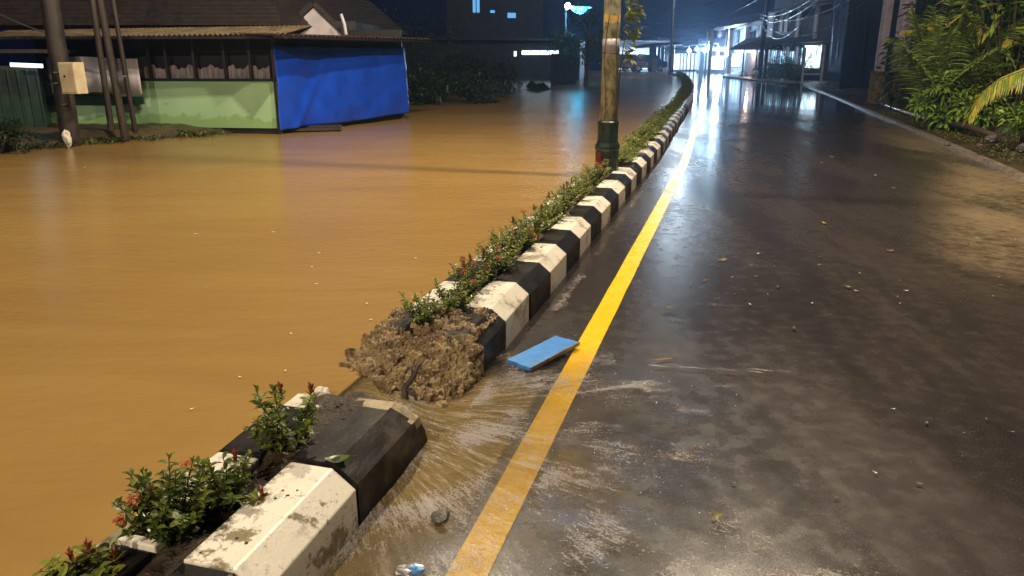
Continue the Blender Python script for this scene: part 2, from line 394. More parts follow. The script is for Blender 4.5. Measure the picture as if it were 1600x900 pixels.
def attr_mesh(name, mat, rows, cols, pos, attrs, keep=None, uvf=None):
    vs = []; idx = {}; vals = {a: [] for a in attrs}; uvs = []
    for i in range(rows):
        for j in range(cols):
            p, at_, uvv, ok = pos(i, j)
            if ok:
                idx[(i, j)] = len(vs); vs.append(tuple(p)); uvs.append(uvv)
                for a, v in zip(attrs, at_): vals[a].append(v)
    fs = []
    for i in range(rows - 1):
        for j in range(cols - 1):
            q = [(i, j), (i, j + 1), (i + 1, j + 1), (i + 1, j)]
            if all(k in idx for k in q): fs.append(tuple(idx[k] for k in q))
    me = bpy.data.meshes.new(name); me.from_pydata(vs, [], fs); me.materials.append(mat)
    for a in attrs:
        at_ = me.attributes.new(a, 'FLOAT', 'POINT'); at_.data.foreach_set('value', vals[a])
    if uvs and uvs[0] is not None:
        ul = me.uv_layers.new(name='flow')
        for l in me.loops: ul.data[l.index].uv = uvs[l.vertex_index]
    me.polygons.foreach_set('use_smooth', [True] * len(fs)); me.update()
    o = bpy.data.objects.new(name, me); COL.objects.link(o); return o

def sstep(a, b_, x):
    x = max(0, min(1, (x - a) / (b_ - a))); return x * x * (3 - 2 * x)
def road_pos(i, j):
    s = -14 + (i / 239) ** 1.9 * 134
    r = lerp_tab(REDGE, s); l = -1.15 + lerp_tab(CURVE, s) - .06
    t = l + (r + .02 - l) * j / 39
    tan_mask = sstep(1.4 + .22 * (s - 7), 2.3 + .22 * (s - 7), t) if s < 14 else sstep(2.4, 3.4, t) * .7  # tan patch, stronger towards the right edge, set by position
    tan_mask *= sstep(5.6 + .0 * t, 7.2, s + (t - 2) * .25) * (1 - sstep(15, 24, s) * .6)
    tan_mask = max(tan_mask, .07 * math.exp(-((s - 4.6) / 1.6) ** 2) * sstep(-.3, .8, t))
    pond = sstep(19, 30, s) * .96
    # the hollow along the yellow line where water stands
    e = math.exp(-((t + .35 - lerp_tab(CURVE, s) * .3) / .45) ** 2) * sstep(6, 9, s) * .22
    p = ST(s, t, 0.0 - (.0))
    return p, (tan_mask, max(pond, e)), None, True
struct(attr_mesh('road', M['road'], 240, 40, road_pos, ('tan_mask', 'pond')))
# far junction
b = MB(); b.add([ST(60, -40, -.02), ST(60, 26, -.02), ST(150, 26, -.02), ST(150, -60, -.02)], [(0, 1, 2, 3)])
struct(b.build('junction_paving', pbr('far_wet_paving', (.06, .055, .055), (.04, .036, .036), 1, .22, .12, kind='World')))

# yellow line
b = MB()
ss = [-12 + .35 * i for i in range(int(45 / .35))]
def yl(s): return lerp_tab([(-20, 0), (12, 0), (20.3, -.2), (27, -.33), (33, -.5), (40, -.8)], s)
for a, c in zip(ss, ss[1:]):
    ja = noise.noise((a * 3, 0, 0)) * .004; jc = noise.noise((c * 3, 0, 0)) * .004
    b.add([ST(a, -.775 + yl(a) + ja, .004), ST(a, -.645 + yl(a) + ja, .004), ST(c, -.645 + yl(c) + jc, .004), ST(c, -.775 + yl(c) + jc, .004)], [(0, 1, 2, 3)])
struct(b.build('yellow_line', M['yellow']))

# right verge and concrete road edge
def verge_pos(i, j):
    s = -14 + (i / 159) ** 1.7 * 110
    u = (j / 49) ** 1.6; t = lerp_tab(REDGE, s) + .09 + u * 45
    z = .03 + .22 * sstep(.3, 2.2, t - lerp_tab(REDGE, s)) + (noise.fractal((s * .9, t * .9, 3), 1, 2, 4) * .07) * min(1, (t - lerp_tab(REDGE, s)) * 1.5)
    return ST(s, t, z), (), None, True
struct(attr_mesh('right_verge', M['verge'], 160, 50, verge_pos, ()))
b = MB()
ss = [-14 + 1.2 * i for i in range(62)]
for a, c in zip(ss, ss[1:]):
    for t0, t1, z in ((0, .11, .05),):
        ra, rc = lerp_tab(REDGE, a), lerp_tab(REDGE, c)
        P = [ST(a, ra, -.02), ST(a, ra, z), ST(a, ra + t1, z), ST(a, ra + t1, -.02)]; Q = [ST(c, rc, -.02), ST(c, rc, z), ST(c, rc + t1, z), ST(c, rc + t1, -.02)]
        b.add(P + Q, [(0, 1, 5, 4), (1, 2, 6, 5), (2, 3, 7, 6)])
struct(b.build('road_edge_strip', M['concrete']))

# flood water
def flood_pos(i, j):
    s = -12 + (i / 79) ** 1.4 * 72
    l = -1.60 + lerp_tab(CURVE, s); u = (j / 39) ** 2
    return ST(s, l - u * 60, WATER), (), None, True
struct(attr_mesh('flood_water', M['flood'], 80, 40, flood_pos, ()))
# dry land at the far end of the flood and the left bank
def land_pos(i, j):
    s = 57.5 + i * 1.2; l = -1.9 + lerp_tab(CURVE, s); t = l - (j / 29) ** 1.5 * 70
    z = .02 + .22 * sstep(0, 4, i * 1.2 + 1.2 * noise.noise((t * .3, 0, 0)))
    return ST(s, t, z), (), None, True
struct(attr_mesh('mud_bank', M['mud'], 30, 30, land_pos, ()))
def bank_pos(i, j):
    # weedy bank under the poles
    x = -16 + 10.6 * i / 69; y = 8.5 + 8.5 * j / 59
    edge = lerp_tab([(-16, 10.2), (-9.2, 11.2), (-7.9, 12.2), (-6.8, 13.7), (-5.4, 15.2)], x)
    z = -.1 + .42 * sstep(-.9, .9, y - edge + noise.noise((x * 2, y * 2, 0)) * .4) + noise.fractal((x * 3, y * 3, 1), 1, 2, 4) * .05
    return Vector((x, y, z)), (), None, True
struct(attr_mesh('left_bank', M['verge'], 70, 60, bank_pos, ()))

# ================================================================== MEDIAN
SEG = .535
PROF = [(0, -.05), (0, .168), (-.085, .238), (-.25, .238), (-.25, -.05)]
def kerb_mesh(L, seed=0, rough_near=0, rough_far=0, slant=0):
    bm = bmesh.new(); n = max(2, int(L / .03)) if (rough_near or rough_far) else 3
    prof = []
    for (a, b_), (c, d) in zip(PROF, PROF[1:] + PROF[:1]):
        k = 5 if (rough_near or rough_far) else 1
        for q in range(k): prof.append((a + (c - a) * q / k, b_ + (d - b_) * q / k))
    rows = []
    for i in range(n + 1):
        u = i / n; row = []
        for (t, z) in prof:
            s = L * u * (1 - slant * max(0, z) / .238 * (1 if u > .5 else 2 * u))
            if i == n and rough_far: s += rough_far * (noise.noise((t * 9 + seed, z * 9, 1)) * 1.2 - .45)
            if i == 0 and rough_near: s += rough_near * (noise.noise((t * 9 + seed, z * 9, 5)) * 1.2 + .45)
            w_ = .0015 * noise.noise((s * 7 + seed, t * 20, z * 20))
            row.append(bm.verts.new((s, t + w_, z + w_)))
        rows.append(row)
    m_ = len(prof)
    for r0, r1 in zip(rows, rows[1:]):
        for j in range(m_): bm.faces.new((r0[j], r1[j], r1[(j + 1) % m_], r0[(j + 1) % m_]))
    f0 = bm.faces.new(rows[0][::-1]); f1 = bm.faces.new(rows[-1]) if False else None
    f1 = bm.faces.new(rows[-1])
    if rough_near: f0.material_index = 1
    if slant:
        for f in bm.faces:
            c = f.calc_center_median(); lim = L * (1 - slant * max(0, c.z) / .238) - .085 - .06 * noise.noise((c.y * 15, c.z * 15, 3))
            if c.x > lim and c.z > .12: f.material_index = 1
    if rough_far: f1.material_index = 1
    bmesh.ops.recalc_face_normals(bm, faces=bm.faces)
    me = bpy.data.meshes.new('kerb_block'); bm.to_mesh(me); bm.free(); return me
def place_block(me, s, t, left, mats, label, group=None, dz=0.0, tilt=0.0):
    o = bpy.data.objects.new('kerb_block', me); COL.objects.link(o)
    if not me.materials:
        for m in mats: me.materials.append(m)
    p = K(s, t, dz); q = K(s + SEG, t, dz)
    ang = math.atan2((q - p).y, (q - p).x)
    o.location = p
    # local +x along s, local -y to the right of travel; profile runs to local -t
    o.rotation_euler = (tilt + random.uniform(-.012, .012), random.uniform(-.008, .008), ang + random.uniform(-.012, .012))
    bevel(o, .005, 2)
    tag(o, label, 'kerb block', group); return o
def flip(me, left):
    # profile t<0 means towards the median; local y = -t for the right row, +t for the left row
    for v in me.vertices: v.co.y = (v.co.y if left else -v.co.y)
    if not left: me.flip_normals()
    return me
base = {}
for col in ('kwhite', 'kblack'):
    for left in (0, 1):
        for v in range(3):
            me = flip(kerb_mesh(SEG - .006, v * 7 + left), left)
            me.materials.append(M[col]); base[(col, left, v)] = me
TR, TL = -1.15, -1.775
OR = ['first', 'second', 'third', 'fourth', 'fifth', 'sixth', 'seventh']
# right row, near side of the gap
place_block(flip(kerb_mesh(.56, 3), 0), 2.06 - .57, TR, 0, [M['kmoss']], 'mossy white kerb block on the road side, nearest the camera')
place_block(flip(kerb_mesh(.66, 9, 0, .10, .20), 0), 2.06, TR, 0, [M['kdirty'], M['conc']], 'big black kerb block with broken end on near lip of washed out gap', dz=.015)
place_block(base[('kblack', 0, 1)], 2.06 - 1.11, TR, 0, None, 'black kerb block at the bottom edge of the photo, before the mossy white one')
# right row, beyond the gap
place_block(flip(kerb_mesh(.42, 5, .05, 0), 0), 3.42, TR, 0, [M['kblack'], M['conc']], 'half buried black kerb block under the clay mound, beside the blue board')
s = 3.85; k = 0
while s < 84:
    col = 'kwhite' if k % 2 == 0 else 'kblack'; nm = 'white' if k % 2 == 0 else 'black'
    if s < 9.0:
        lab = f'{OR[k // 2]} {nm} kerb block beyond the gap on the road side'; gr = None
    else:
        lab = f'{nm} kerb block in the road side run beyond the street lamp'; gr = f'{nm} kerb blocks beyond the street lamp'
    o = place_block(base[(col, 0, k % 3)], s, TR + random.uniform(-.006, .006), 0, None, lab, gr, dz=random.uniform(-.006, .004))
    s += SEG; k += 1
# left row (water side)
place_block(flip(kerb_mesh(.52, 13), 1), 1.52, TL, 1, [M['kmoss']], 'white kerb block on the flood side beside the nearest red flowered shrub')
place_block(base[('kblack', 1, 1)], .97, TL, 1, None, 'black kerb block on the flood side at the bottom left corner')
place_block(flip(kerb_mesh(.38, 14), 1), 2.055, TL, 1, [M['kblack']], 'black kerb block on the flood side in front of the tall leafy shrub')
place_block(flip(kerb_mesh(.17, 17, 0, .04), 1), 2.44, TL, 1, [M['kwhite'], M['conc']], 'broken white kerb stump at the flood side of the gap', dz=-.012)
place_block(flip(kerb_mesh(.40, 15, .05, 0), 1), 3.36, TL, 1, [M['kblack'], M['conc']], 'black kerb block on the flood side with its near end crumbling into the gap')
s = 3.77; k = 0
while s < 60:
    col = 'kwhite' if k % 2 == 0 else 'kblack'; nm = 'white' if k % 2 == 0 else 'black'
    if s < 9.0: lab = f'{OR[k // 2]} {nm} kerb block beyond the gap on the flood side'; gr = None
    else: lab = f'{nm} kerb block in the flood side run beyond the street lamp'; gr = f'{nm} flood side kerb blocks beyond the street lamp'
    if s < 30: place_block(base[(col, 1, k % 3)], s, TL, 1, None, lab, gr, dz=random.uniform(-.006, .004))
    s += SEG; k += 1

# soil between the rows
def soil_pos_f(s0, s1, rows):
    def f(i, j):
        s = s0 + (s1 - s0) * i / (rows - 1); u = j / 15; t = TL + .10 + u * (TR - TL - .20)
        e = min(u, 1 - u) * 2
        z = .196 + .022 * e + .028 * noise.fractal((s * 6, t * 12, 0), 1, 2, 5)
        if s0 < 2: z -= .05 * sstep(2.55, 2.72, s); z += .035 * sstep(1.9, 2.3, s) * (1 - sstep(2.5, 2.75, s)) * (1 if u > .3 else u / .3)
        return K(s, t, z), (), None, True
    return f
struct(attr_mesh('median_soil', M['soil'], 140, 16, soil_pos_f(.7, 2.74, 140), ()))
struct(attr_mesh('median_soil', M['soil'], 900, 16, soil_pos_f(3.78, 60, 900), ()))
# washed-out clay face
def clay_pos(i, j):
    s = 2.54 + 1.39 * i / 339; u = j / 229; t = -1.765 + u * .625
    top = .232
    edge = 3.30 + .10 * noise.noise((t * 4, 2, 0)) - .03 * (1 - abs(u * 2 - 1))
    fr_ = lerp_tab([(-1.80, 3.00), (-1.66, 2.92), (-1.54, 2.82), (-1.44, 2.76), (-1.36, 2.80), (-1.24, 2.98), (-1.14, 3.12)], t) + .05 * noise.noise((t * 9, 5, 0))
    pl_ = .07 + .105 * sstep(-1.36, -1.52, t)
    z = -.04 + (.04 + pl_) * sstep(fr_ - .02, fr_ + .14, s) + (top - pl_) * sstep(fr_ + .10, 3.50, s)
    side = sstep(0, .045, u) * sstep(1, .93, u)
    n1 = noise.fractal((s * 9, t * 9, 4), 1, 2, 3); n2 = noise.fractal((s * 32, t * 32, z * 30), .8, 2, 4)
    n3 = abs(noise.noise((s * 20, t * 20, 9)))
    amp = .35 + .65 * (1 - sstep(3.7, 3.93, s))
    n4 = noise.fractal((s * 75, t * 75, z * 40), .7, 2, 3); n5 = abs(noise.noise((s * 42, t * 42, 3)))
    z += (n1 * .030) * amp
    if s > 3.42 and u > .58: z = min(z, .238 + .02 * n1 - sstep(.60, 1, u) * .02 + .01) 
    z = z * side + (-.03) * (1 - side)
    if s > 3.80: z -= .05 * sstep(3.80, 3.93, s)
    return K(s, t, z), (), None, True
o = attr_mesh('clay_slope', M['clay'], 340, 230, clay_pos, ())
me_ = o.data; nn_ = [v.normal.copy() for v in me_.vertices]
for v, n_v in zip(me_.vertices, nn_):
    c = v.co; ss_, tt_ = toST(c.x, c.y)
    cell = noise.cell(c * 40) if False else 0
    a_ = noise.fractal(c * 16, .9, 2, 3); l_ = abs(noise.noise(c * 26)); l2 = abs(noise.noise(c * 55 + Vector((3, 1, 2)))); f_ = noise.noise(c * 130)
    k = (.026 * a_ + .026 * (l_ - .22) + .030 * (l2 - .2) + .010 * f_ + .005 * noise.noise(c * 260))
    k *= sstep(-.045, .03, c.z); k *= .35 + .65 * (1 - sstep(3.72, 3.9, ss_))
    if tt_ > -1.20 and ss_ > 3.45: k = min(k, 0) - .012
    v.co = c + n_v * k
struct(o)
# bed of the breach
def bed_pos(i, j):
    s = 2.45 + .9 * i / 49; u = j / 39; t = -1.80 + u * .70
    z = .085 - .10 * u + .03 * noise.fractal((s * 12, t * 12, 8), 1, 2, 4) - .02
    return ST(s, t, z), (), None, True
struct(attr_mesh('breach_bed', M['clay'], 50, 40, bed_pos, ()))

# clods on the clay and on the near lip
def clod(c, r, seed, mat, label, cat='clod', group=None, name='clod', flat=.7):
    bm = bmesh.new(); bmesh.ops.create_icosphere(bm, subdivisions=3, radius=r)
    for v in bm.verts:
        n = noise.fractal(v.co * (2.2 / r) * .5 + Vector((seed, 0, 0)), 1, 2, 4)
        v.co *= 1 + .38 * n; v.co.z *= flat
    me = bpy.data.meshes.new(name); bm.to_mesh(me); bm.free(); me.materials.append(mat)
    o = bpy.data.objects.new(name, me); COL.objects.link(o); o.location = c; o.rotation_euler = (0, 0, seed)
    return tag(o, label, cat, group)
for i, (s_, t_, z_, r_) in enumerate([(2.84, -1.40, .06, .03), (3.02, -1.22, .03, .03)]):
    clod(ST(s_, t_, z_), r_, i * 3.1 + 1, M['clay'], 'brown clay clod stuck in the washed out clay slope of the gap', 'clod', 'clay clods in the gap')
clod(ST(2.53, -1.27, .232), .04, 4.4, M['conc'], 'pale chipped concrete lump on the broken rim of the big black kerb block', 'concrete lump', name='concrete_lump', flat=.5)
clod(ST(2.55, -1.37, .222), .035, 8.4, M['conc'], 'small pale concrete lump between the white kerb stump and the broken rim', 'concrete lump', name='concrete_lump', flat=.5)
clod(ST(2.185, -.90, .02), .036, 2.7, M['rock'], 'round mossy stone lying in the runoff left of the yellow line', 'stone', name='stone', flat=.6)

# running water over the road
C0 = (2.86, -1.62)
def run_pos(i, j):
    s = .9 + 5.4 * i / 299; t = -1.83 + 5.4 * j / 269
    dx = t - C0[1]; dy = s - C0[0]; r = math.hypot(dx, dy); th = math.atan2(dy, dx)
    ok = t > -1.155 or (2.60 < s < 3.40 and t > -1.625)
    down = sstep(-1.62, -1.12, t)
    z = .022 + (WATER - .018) * (1 - down)
    # two wedges of fast water meeting in a ridge just below the kerb line
    q = math.exp(-((r - .55) / .25) ** 2)
    ridge = noise.fractal((th * 9, r * 1.6, 0), 1, 2, 4)
    z += ridge * (.024 * math.exp(-r / .9) + .0025)
    z += .018 * q * math.exp(-((th + .25) / .35) ** 2)
    wv = noise.fractal((s * 9, t * 9, 5), 1, 2, 3) * .003; z += wv
    if t < -1.4: z = z * sstep(-1.62, -1.42, t) + (WATER + .001) * (1 - sstep(-1.62, -1.42, t)) if s > 2.55 else z
    # depth: brown and thick near the gap, a thin film farther off
    dist = math.hypot(dx * .80, dy * (1.15 if dy > 0 else .72))
    n = noise.fractal((s * 1.8, t * 1.8, 2), 1, 2, 4) * .30
    dep = .9 * (1 - sstep(.35, 1.3, dist + n))
    dep = max(dep, .22 * (1 - sstep(.9, 1.4, dist + n)))
    if -.82 < t < -.60: dep *= .45
    if s > 3.35: dep *= 1 - sstep(3.35, 3.7, s)
    foam = (1 - sstep(.9, 2.3, dist + n * 1.6)) * .85 + .25 * math.exp(-((r - .75) / .25) ** 2)
    # foam and painted glints round the edge of the spray and along the bottom
    foam = max(foam, 1.3 * math.exp(-((math.hypot(s - 1.60, (t - .05) * .55) - .40) / .42) ** 2))
    foam = max(foam, .9 * math.exp(-((t + 1.02) / .06) ** 2) * (1 - sstep(5.2, 6.1, s)))
    arc = s - (3.23 + .25 * sstep(-1.0, -.3, t) + .10 * noise.noise((t * 2, 1, 0)))
    foam = max(foam, 1.25 * math.exp(-(arc / .035) ** 2) * sstep(-1.1, -.95, t) * (1 - sstep(-.4, 0, t)))
    a2 = s - (3.90 - .0 * t + .03 * t * t) + .05 * noise.noise((t * 3, 7, 0))
    a2 = s - (3.84 + .10 * (t + .35))
    foam = max(foam, 1.7 * math.exp(-(a2 / .014) ** 2) * sstep(-.42, -.30, t) * (1 - sstep(.25, .75, t)))
    a3 = s - 4.2 + .08 * (t - 1.2)
    foam = max(foam, 1.3 * math.exp(-(a3 / .02) ** 2) * math.exp(-((t - 1.25) / .12) ** 2))
    foam *= .55 + .7 * sstep(-.25, .3, noise.noise((s * 3.3, t * 3.3, 11)))
    if s < 2.6 and -.80 < t < -.62: foam *= .75
    foam = max(foam, .34 * (1 - sstep(3.0, 4.4, s)) * (1 - sstep(1.4, 2.8, t)))
    foam = max(foam, 1.5 * math.exp(-((s - 3.80 - .11 * (t + .35)) / .013) ** 2) * sstep(-.42, -.30, t) * (1 - sstep(.2, .62, t)))
    foam = max(foam, 1.3 * math.exp(-((s - 3.24 - .30 * sstep(-1.0, -.5, t)) / .016) ** 2) * sstep(-1.02, -.9, t) * (1 - sstep(-.6, -.40, t)))
    edge = sstep(6.3, 5.8, s) * sstep(3.57, 3.2, t)
    if t < -1.1 and 2.6 < s < 3.4: foam = max(foam * .6, .66 + .5 * noise.noise((th * 14, r * 2, 3))); dep = .9 * sstep(-1.63, -1.54, t); foam *= sstep(-1.6, -1.45, t)
    film = (1 - sstep(.9, 1.7, dist + n)) * edge * .75
    return ST(s, t, max(z, .012)), (max(0, dep * edge), max(0, min(1.6, foam)) * edge, film), (th, r), ok
struct(attr_mesh('runoff_water', M['runoff'], 300, 270, run_pos, ('depth', 'foam', 'film')))
def gut_pos(i, j):
    s = 5.7 + 12 * i / 399; t = -1.14 + .22 * j / 11
    f = math.exp(-((t + 1.03 + .02 * noise.noise((s, 0, 0))) / .045) ** 2) * sstep(5.7, 6.2, s) * (1 - sstep(9, 17, s)) * .85
    return K(s, t, .008 + .003 * noise.noise((s * 9, t * 20, 0))), (.0, f, .0), (t * 2.5, s * 1.2), True
struct(attr_mesh('gutter_water', M['runoff'], 400, 12, gut_pos, ('depth', 'foam', 'film')))

# ------------------------------------------------------------------ shrubs
def shrub_parts(H, W, nst, nl, LL, flowers=0, shoots=0, seed=0, leafm='leaf', young=.3):
    rnd = random.Random(seed); st = MB(); lv = MB(); fls = []
    for k in range(nst):
        a = rnd.uniform(0, 6.283); r = W * math.sqrt(rnd.random()); h = H * rnd.uniform(.55, 1.0) * (1 - .35 * (r / W) ** 2)
        p0 = Vector((math.cos(a) * r * .25, math.sin(a) * r * .25, 0)); p3 = Vector((math.cos(a) * r, math.sin(a) * r, h))
        pts = []
        for q in range(6):
            u = q / 5; p = p0.lerp(p3, u ** .9); p = Vector((p0.x + (p3.x - p0.x) * u ** 1.4, p0.y + (p3.y - p0.y) * u ** 1.4, h * u))
            pts.append(p + Vector((rnd.uniform(-1, 1), rnd.uniform(-1, 1), 0)) * .006)
        st.tube(pts, [.004 - .0026 * q / 5 for q in range(6)], 5)
        bare = rnd.uniform(.08, .35)
        for q in range(nl):
            u = bare + (1 - bare) * (q / nl) ** .8; x = u * 5; i0 = min(4, int(x)); p = pts[i0].lerp(pts[i0 + 1], x - i0)
            az = q * 2.4 + rnd.uniform(-.5, .5); el = rnd.uniform(.1, .85) + (.5 if u > .93 else 0)
            d = Vector((math.cos(az) * math.cos(el), math.sin(az) * math.cos(el), math.sin(el)))
            lv.k = 1 if (u > .72 and rnd.random() < young * 1.8) else 0
            L = LL * rnd.uniform(.65, 1.15) * (.75 if u > .93 else 1)
            lv.leaf(p, d, L, L * rnd.uniform(.38, .5), rnd.uniform(0, .45), rnd.uniform(-.5, .5))
        tip = pts[-1]
        fl = MB(); fls.append(fl)
        if k < flowers:
            for q in range(26):
                az = rnd.uniform(0, 6.28); el = rnd.uniform(.0, 1.5); rr = rnd.uniform(.010, .026)
                d = Vector((math.cos(az) * math.cos(el), math.sin(az) * math.cos(el), math.sin(el) * .8)); c = tip + Vector((0, 0, .008)) + d * rr
                for w_ in range(4):
                    t1 = d.cross(Vector((.3, .5, .8))).normalized(); t2 = d.cross(t1)
                    g = t1 * math.cos(w_ * 1.571) + t2 * math.sin(w_ * 1.571)
                    fl.leaf(c, g + d * .3, .008, .0045, 0, 0)
        elif k < flowers + shoots:
            for q in range(16):
                az = q * 2.4; el = rnd.uniform(.7, 1.3)
                d = Vector((math.cos(az) * math.cos(el), math.sin(az) * math.cos(el), math.sin(el)))
                fl.k = 1; fl.leaf(tip + Vector((0, 0, -.03 + .003 * q)), d, LL * .7, LL * .22, 0, 0); fl.k = 0
    return st, lv, [f for f in fls if f.v]
def make_shrub(pos, label, H=.28, W=.13, nst=14, nl=15, LL=.042, flowers=0, shoots=0, seed=0, leafm='leaf', group=None, name='ixora_shrub', cat='shrub', young=.3):
    t = thing(name, pos, label, cat, group)
    st, lv, fl = shrub_parts(H, W, nst, nl, LL, flowers, shoots, seed, leafm, young)
    for mb in (st, lv, *fl): mb.v = [v + Vector(pos) for v in mb.v]
    st.build('stems', M['stem'], t); lv.build('foliage', [M[leafm], M['leafy']], t)
    for q, f in enumerate(fl): f.build('flower_head' if q < flowers else 'red_shoot', [M['petal'], M['redleaf']], t)
    return t
zs = .19
make_shrub(ST(2.13, -1.47, zs), 'tall open leafy shrub with bare upright twigs on the near lip of the gap', .36, .14, 17, 22, .046, 0, 2, 1, young=.35)
make_shrub(ST(1.78, -1.46, zs), 'dark low shrub right of the red flowered one, beside the mossy white kerb block', .22, .13, 18, 20, .042, 0, 2, 2, young=.15)
make_shrub(ST(1.60, -1.52, zs), 'dense dark shrub with two red flower heads nearest the bottom of the photo', .32, .15, 32, 22, .042, 3, 1, 3, young=.2)
make_shrub(ST(1.38, -1.64, zs), 'low shrub with pinkish shoots cut off by the bottom left edge', .11, .13, 12, 14, .045, 0, 3, 4, young=.6)
make_shrub(ST(3.52, -1.51, .20), 'sparse upright shrub at the far lip of the gap, its stems showing', .26, .15, 18, 18, .038, 0, 0, 5, young=.55)
make_shrub(ST(3.34, -1.50, .10), 'drooping dark shrub washed down the clay slope of the gap', .12, .08, 9, 12, .036, 0, 0, 25, 'dark', young=.0)
make_shrub(ST(3.83, -1.47, .20), 'thin leafy shrub just behind the sparse one at the gap', .24, .15, 20, 18, .038, 0, 0, 6, young=.4)
make_shrub(ST(4.12, -1.48, .20), 'shrub with a cluster of orange red flowers nearest the gap', .27, .16, 22, 18, .038, 5, 2, 7)
make_shrub(ST(4.42, -1.46, .20), 'second red flowered shrub of the row beyond the gap', .27, .16, 22, 18, .038, 5, 2, 8)
row = [(4.72, 0), (5.0, 0), (5.3, 2), (5.62, 0), (5.95, 1), (6.3, 0), (6.62, 0), (6.98, 0), (7.32, 0), (7.68, 1), (8.05, 0), (8.42, 4), (8.78, 6)]
for i, (s_, fl_) in enumerate(row):
    lab = 'green ixora shrub in the unbroken row between the red flowered pair and the street lamp'; gr = 'green shrubs in the row before the street lamp'
    if fl_ == 2: lab, gr = 'row shrub with two red flower heads a short way beyond the red flowered pair', None
    if fl_ == 1: lab, gr = 'row shrub with a single red flower head midway to the street lamp', 'single flowered shrubs of the row'
    if fl_ == 4: lab, gr = 'orange flowered shrub, second before the street lamp base', None
    if fl_ == 6: lab, gr = 'orange flowered shrub touching the street lamp base', None
    make_shrub(ST(s_, -1.47 + random.uniform(-.02, .02), .195), lab, .25 + random.uniform(-.02, .05), .18, 26, 18, .042, fl_, 1, 30 + i, group=gr, young=.75)
protos = []
for v in range(4):
    t = make_shrub((0, 0, 0), 'pale green clipped shrub in the dense hedge beyond the street lamp', .24, .20, 26, 15, .05, 0, 0, 70 + v, 'hedge', 'hedge shrubs beyond the street lamp', 'hedge_shrub', 'shrub', young=.35)
    protos.append(t)
s = 10.1; k = 0
while s < 62:
    t = protos[k] if k < 4 else copy_tree(protos[k % 4])
    t.location = K(s, -1.46 + random.uniform(-.03, .03), .19); t.rotation_euler = (0, 0, random.uniform(0, 6)); f = random.uniform(.85, 1.15) * (1.25 if s > 26 else 1)
    t.scale = (f * 1.1, f * 1.1, f * (1.1 if s > 13 else .9)); s += .33 if s < 20 else .5; k += 1

# ------------------------------------------------------------------ things in and around the gap
def lift(o, e): o.location += Vector(e)
# blue board: two planks joined, lying on the wet road
bc = ST(3.81, -.925, .04)
t = thing('blue_board', bc, 'wet bright blue wooden board lying on the road between kerb and yellow line', 'board')
p_a = at(790, 566, .03); p_b = at(868, 526, .035); p_c = at(903, 536, .035); p_d = at(826, 579, .03)
u = (p_b - p_a); ang = math.atan2(u.y, u.x)
L = u.length; d2 = (p_d - p_a); v = Vector((-math.sin(ang), math.cos(ang), 0)); wd = abs(d2.dot(v))
cen = (p_a + p_b + p_c + p_d) / 4; cen.z = .034
sgn = -1
for q, (a, w_) in enumerate(((-.26, .44), (.24, .50))):
    b = MB(); b.box(cen + v * a * wd + Vector((0, 0, -.004 * q)) + u.normalized() * (.012 * q), (L * (1 - .03 * q), wd * w_, .022), ang, R(2), 0)
    bevel(b.build('plank', M['blue'], t), .003)
b = MB(); b.box(cen - v * (wd * .5 + .004), (L * 1.0, .008, .021), ang, R(2), 0); b.build('worn_edge', M['bluegrey'], t)
b = MB(); b.box(cen + Vector((0, 0, -.016)), (L * .5, wd * .9, .01), ang, 0, 0); b.build('batten', M['bluegrey'], t)
# root sticking out of the clay
b = MB(); p0 = ST(2.93, -1.36, .07)
b.tube([p0, p0 + Vector((-.01, .03, .05)), p0 + Vector((.03, .07, .095)), p0 + Vector((.045, .10, .13)), p0 + Vector((.075, .14, .15))], [.017, .014, .013, .011, .004], 8)
b.tube([p0 + Vector((.0, .03, .05)), p0 + Vector((.04, .02, .02)), p0 + Vector((.05, .03, -.03))], [.01, .008, .005], 7)
b.tube([p0 + Vector((.03, .07, .095)), p0 + Vector((.02, .09, .125)), p0 + Vector((.03, .10, .145))], [.008, .006, .003], 7)
tag(b.build('tree_root', M['bark'], None, True, p0), 'dark forked root sticking up from the wet clay in the gap', 'root')
# white foam scrap
o = clod(ST(2.70, -1.66, .17), .036, 5.7, M['foamw'], 'crumpled white foam scrap at the water edge of the gap', 'litter', name='foam_scrap', flat=.9)
# rubble on soil
for i in range(48):
    s_ = random.uniform(2.14, 2.52); t_ = random.uniform(-1.46, -1.24)
    clod(ST(s_, t_, .245 + random.uniform(-.012, .004)), random.uniform(.005, .014), i * 1.7, M['soil'], 'small dark muddy pebble strewn over the top of the broken black kerb block', 'pebble', 'pebbles on the broken kerb', 'pebble')
for i in range(9):
    s_ = random.uniform(1.5, 2.04); t_ = random.uniform(-1.42, -1.26)
    clod(ST(s_, t_, .239), random.uniform(.003, .007), i * 1.3, M['soil'], 'crumb of dark mud on top of the mossy white kerb block', 'mud crumb', 'mud crumbs on the mossy kerb block', 'mud_crumb', .5)
for i in range(20):
    k_ = random.choice([0, 0, 1, 2, 3, 4]); s_ = 3.85 + k_ * 1.07 + random.uniform(.03, .5); t_ = random.uniform(-1.41, -1.27)
    clod(ST(s_, t_, .238), random.uniform(.003, .008), i * 1.9, M['soil'], 'crumb of dark soil on a white kerb block top beyond the gap', 'soil crumb', 'soil crumbs on the white kerb blocks beyond the gap', 'soil_crumb', .5)
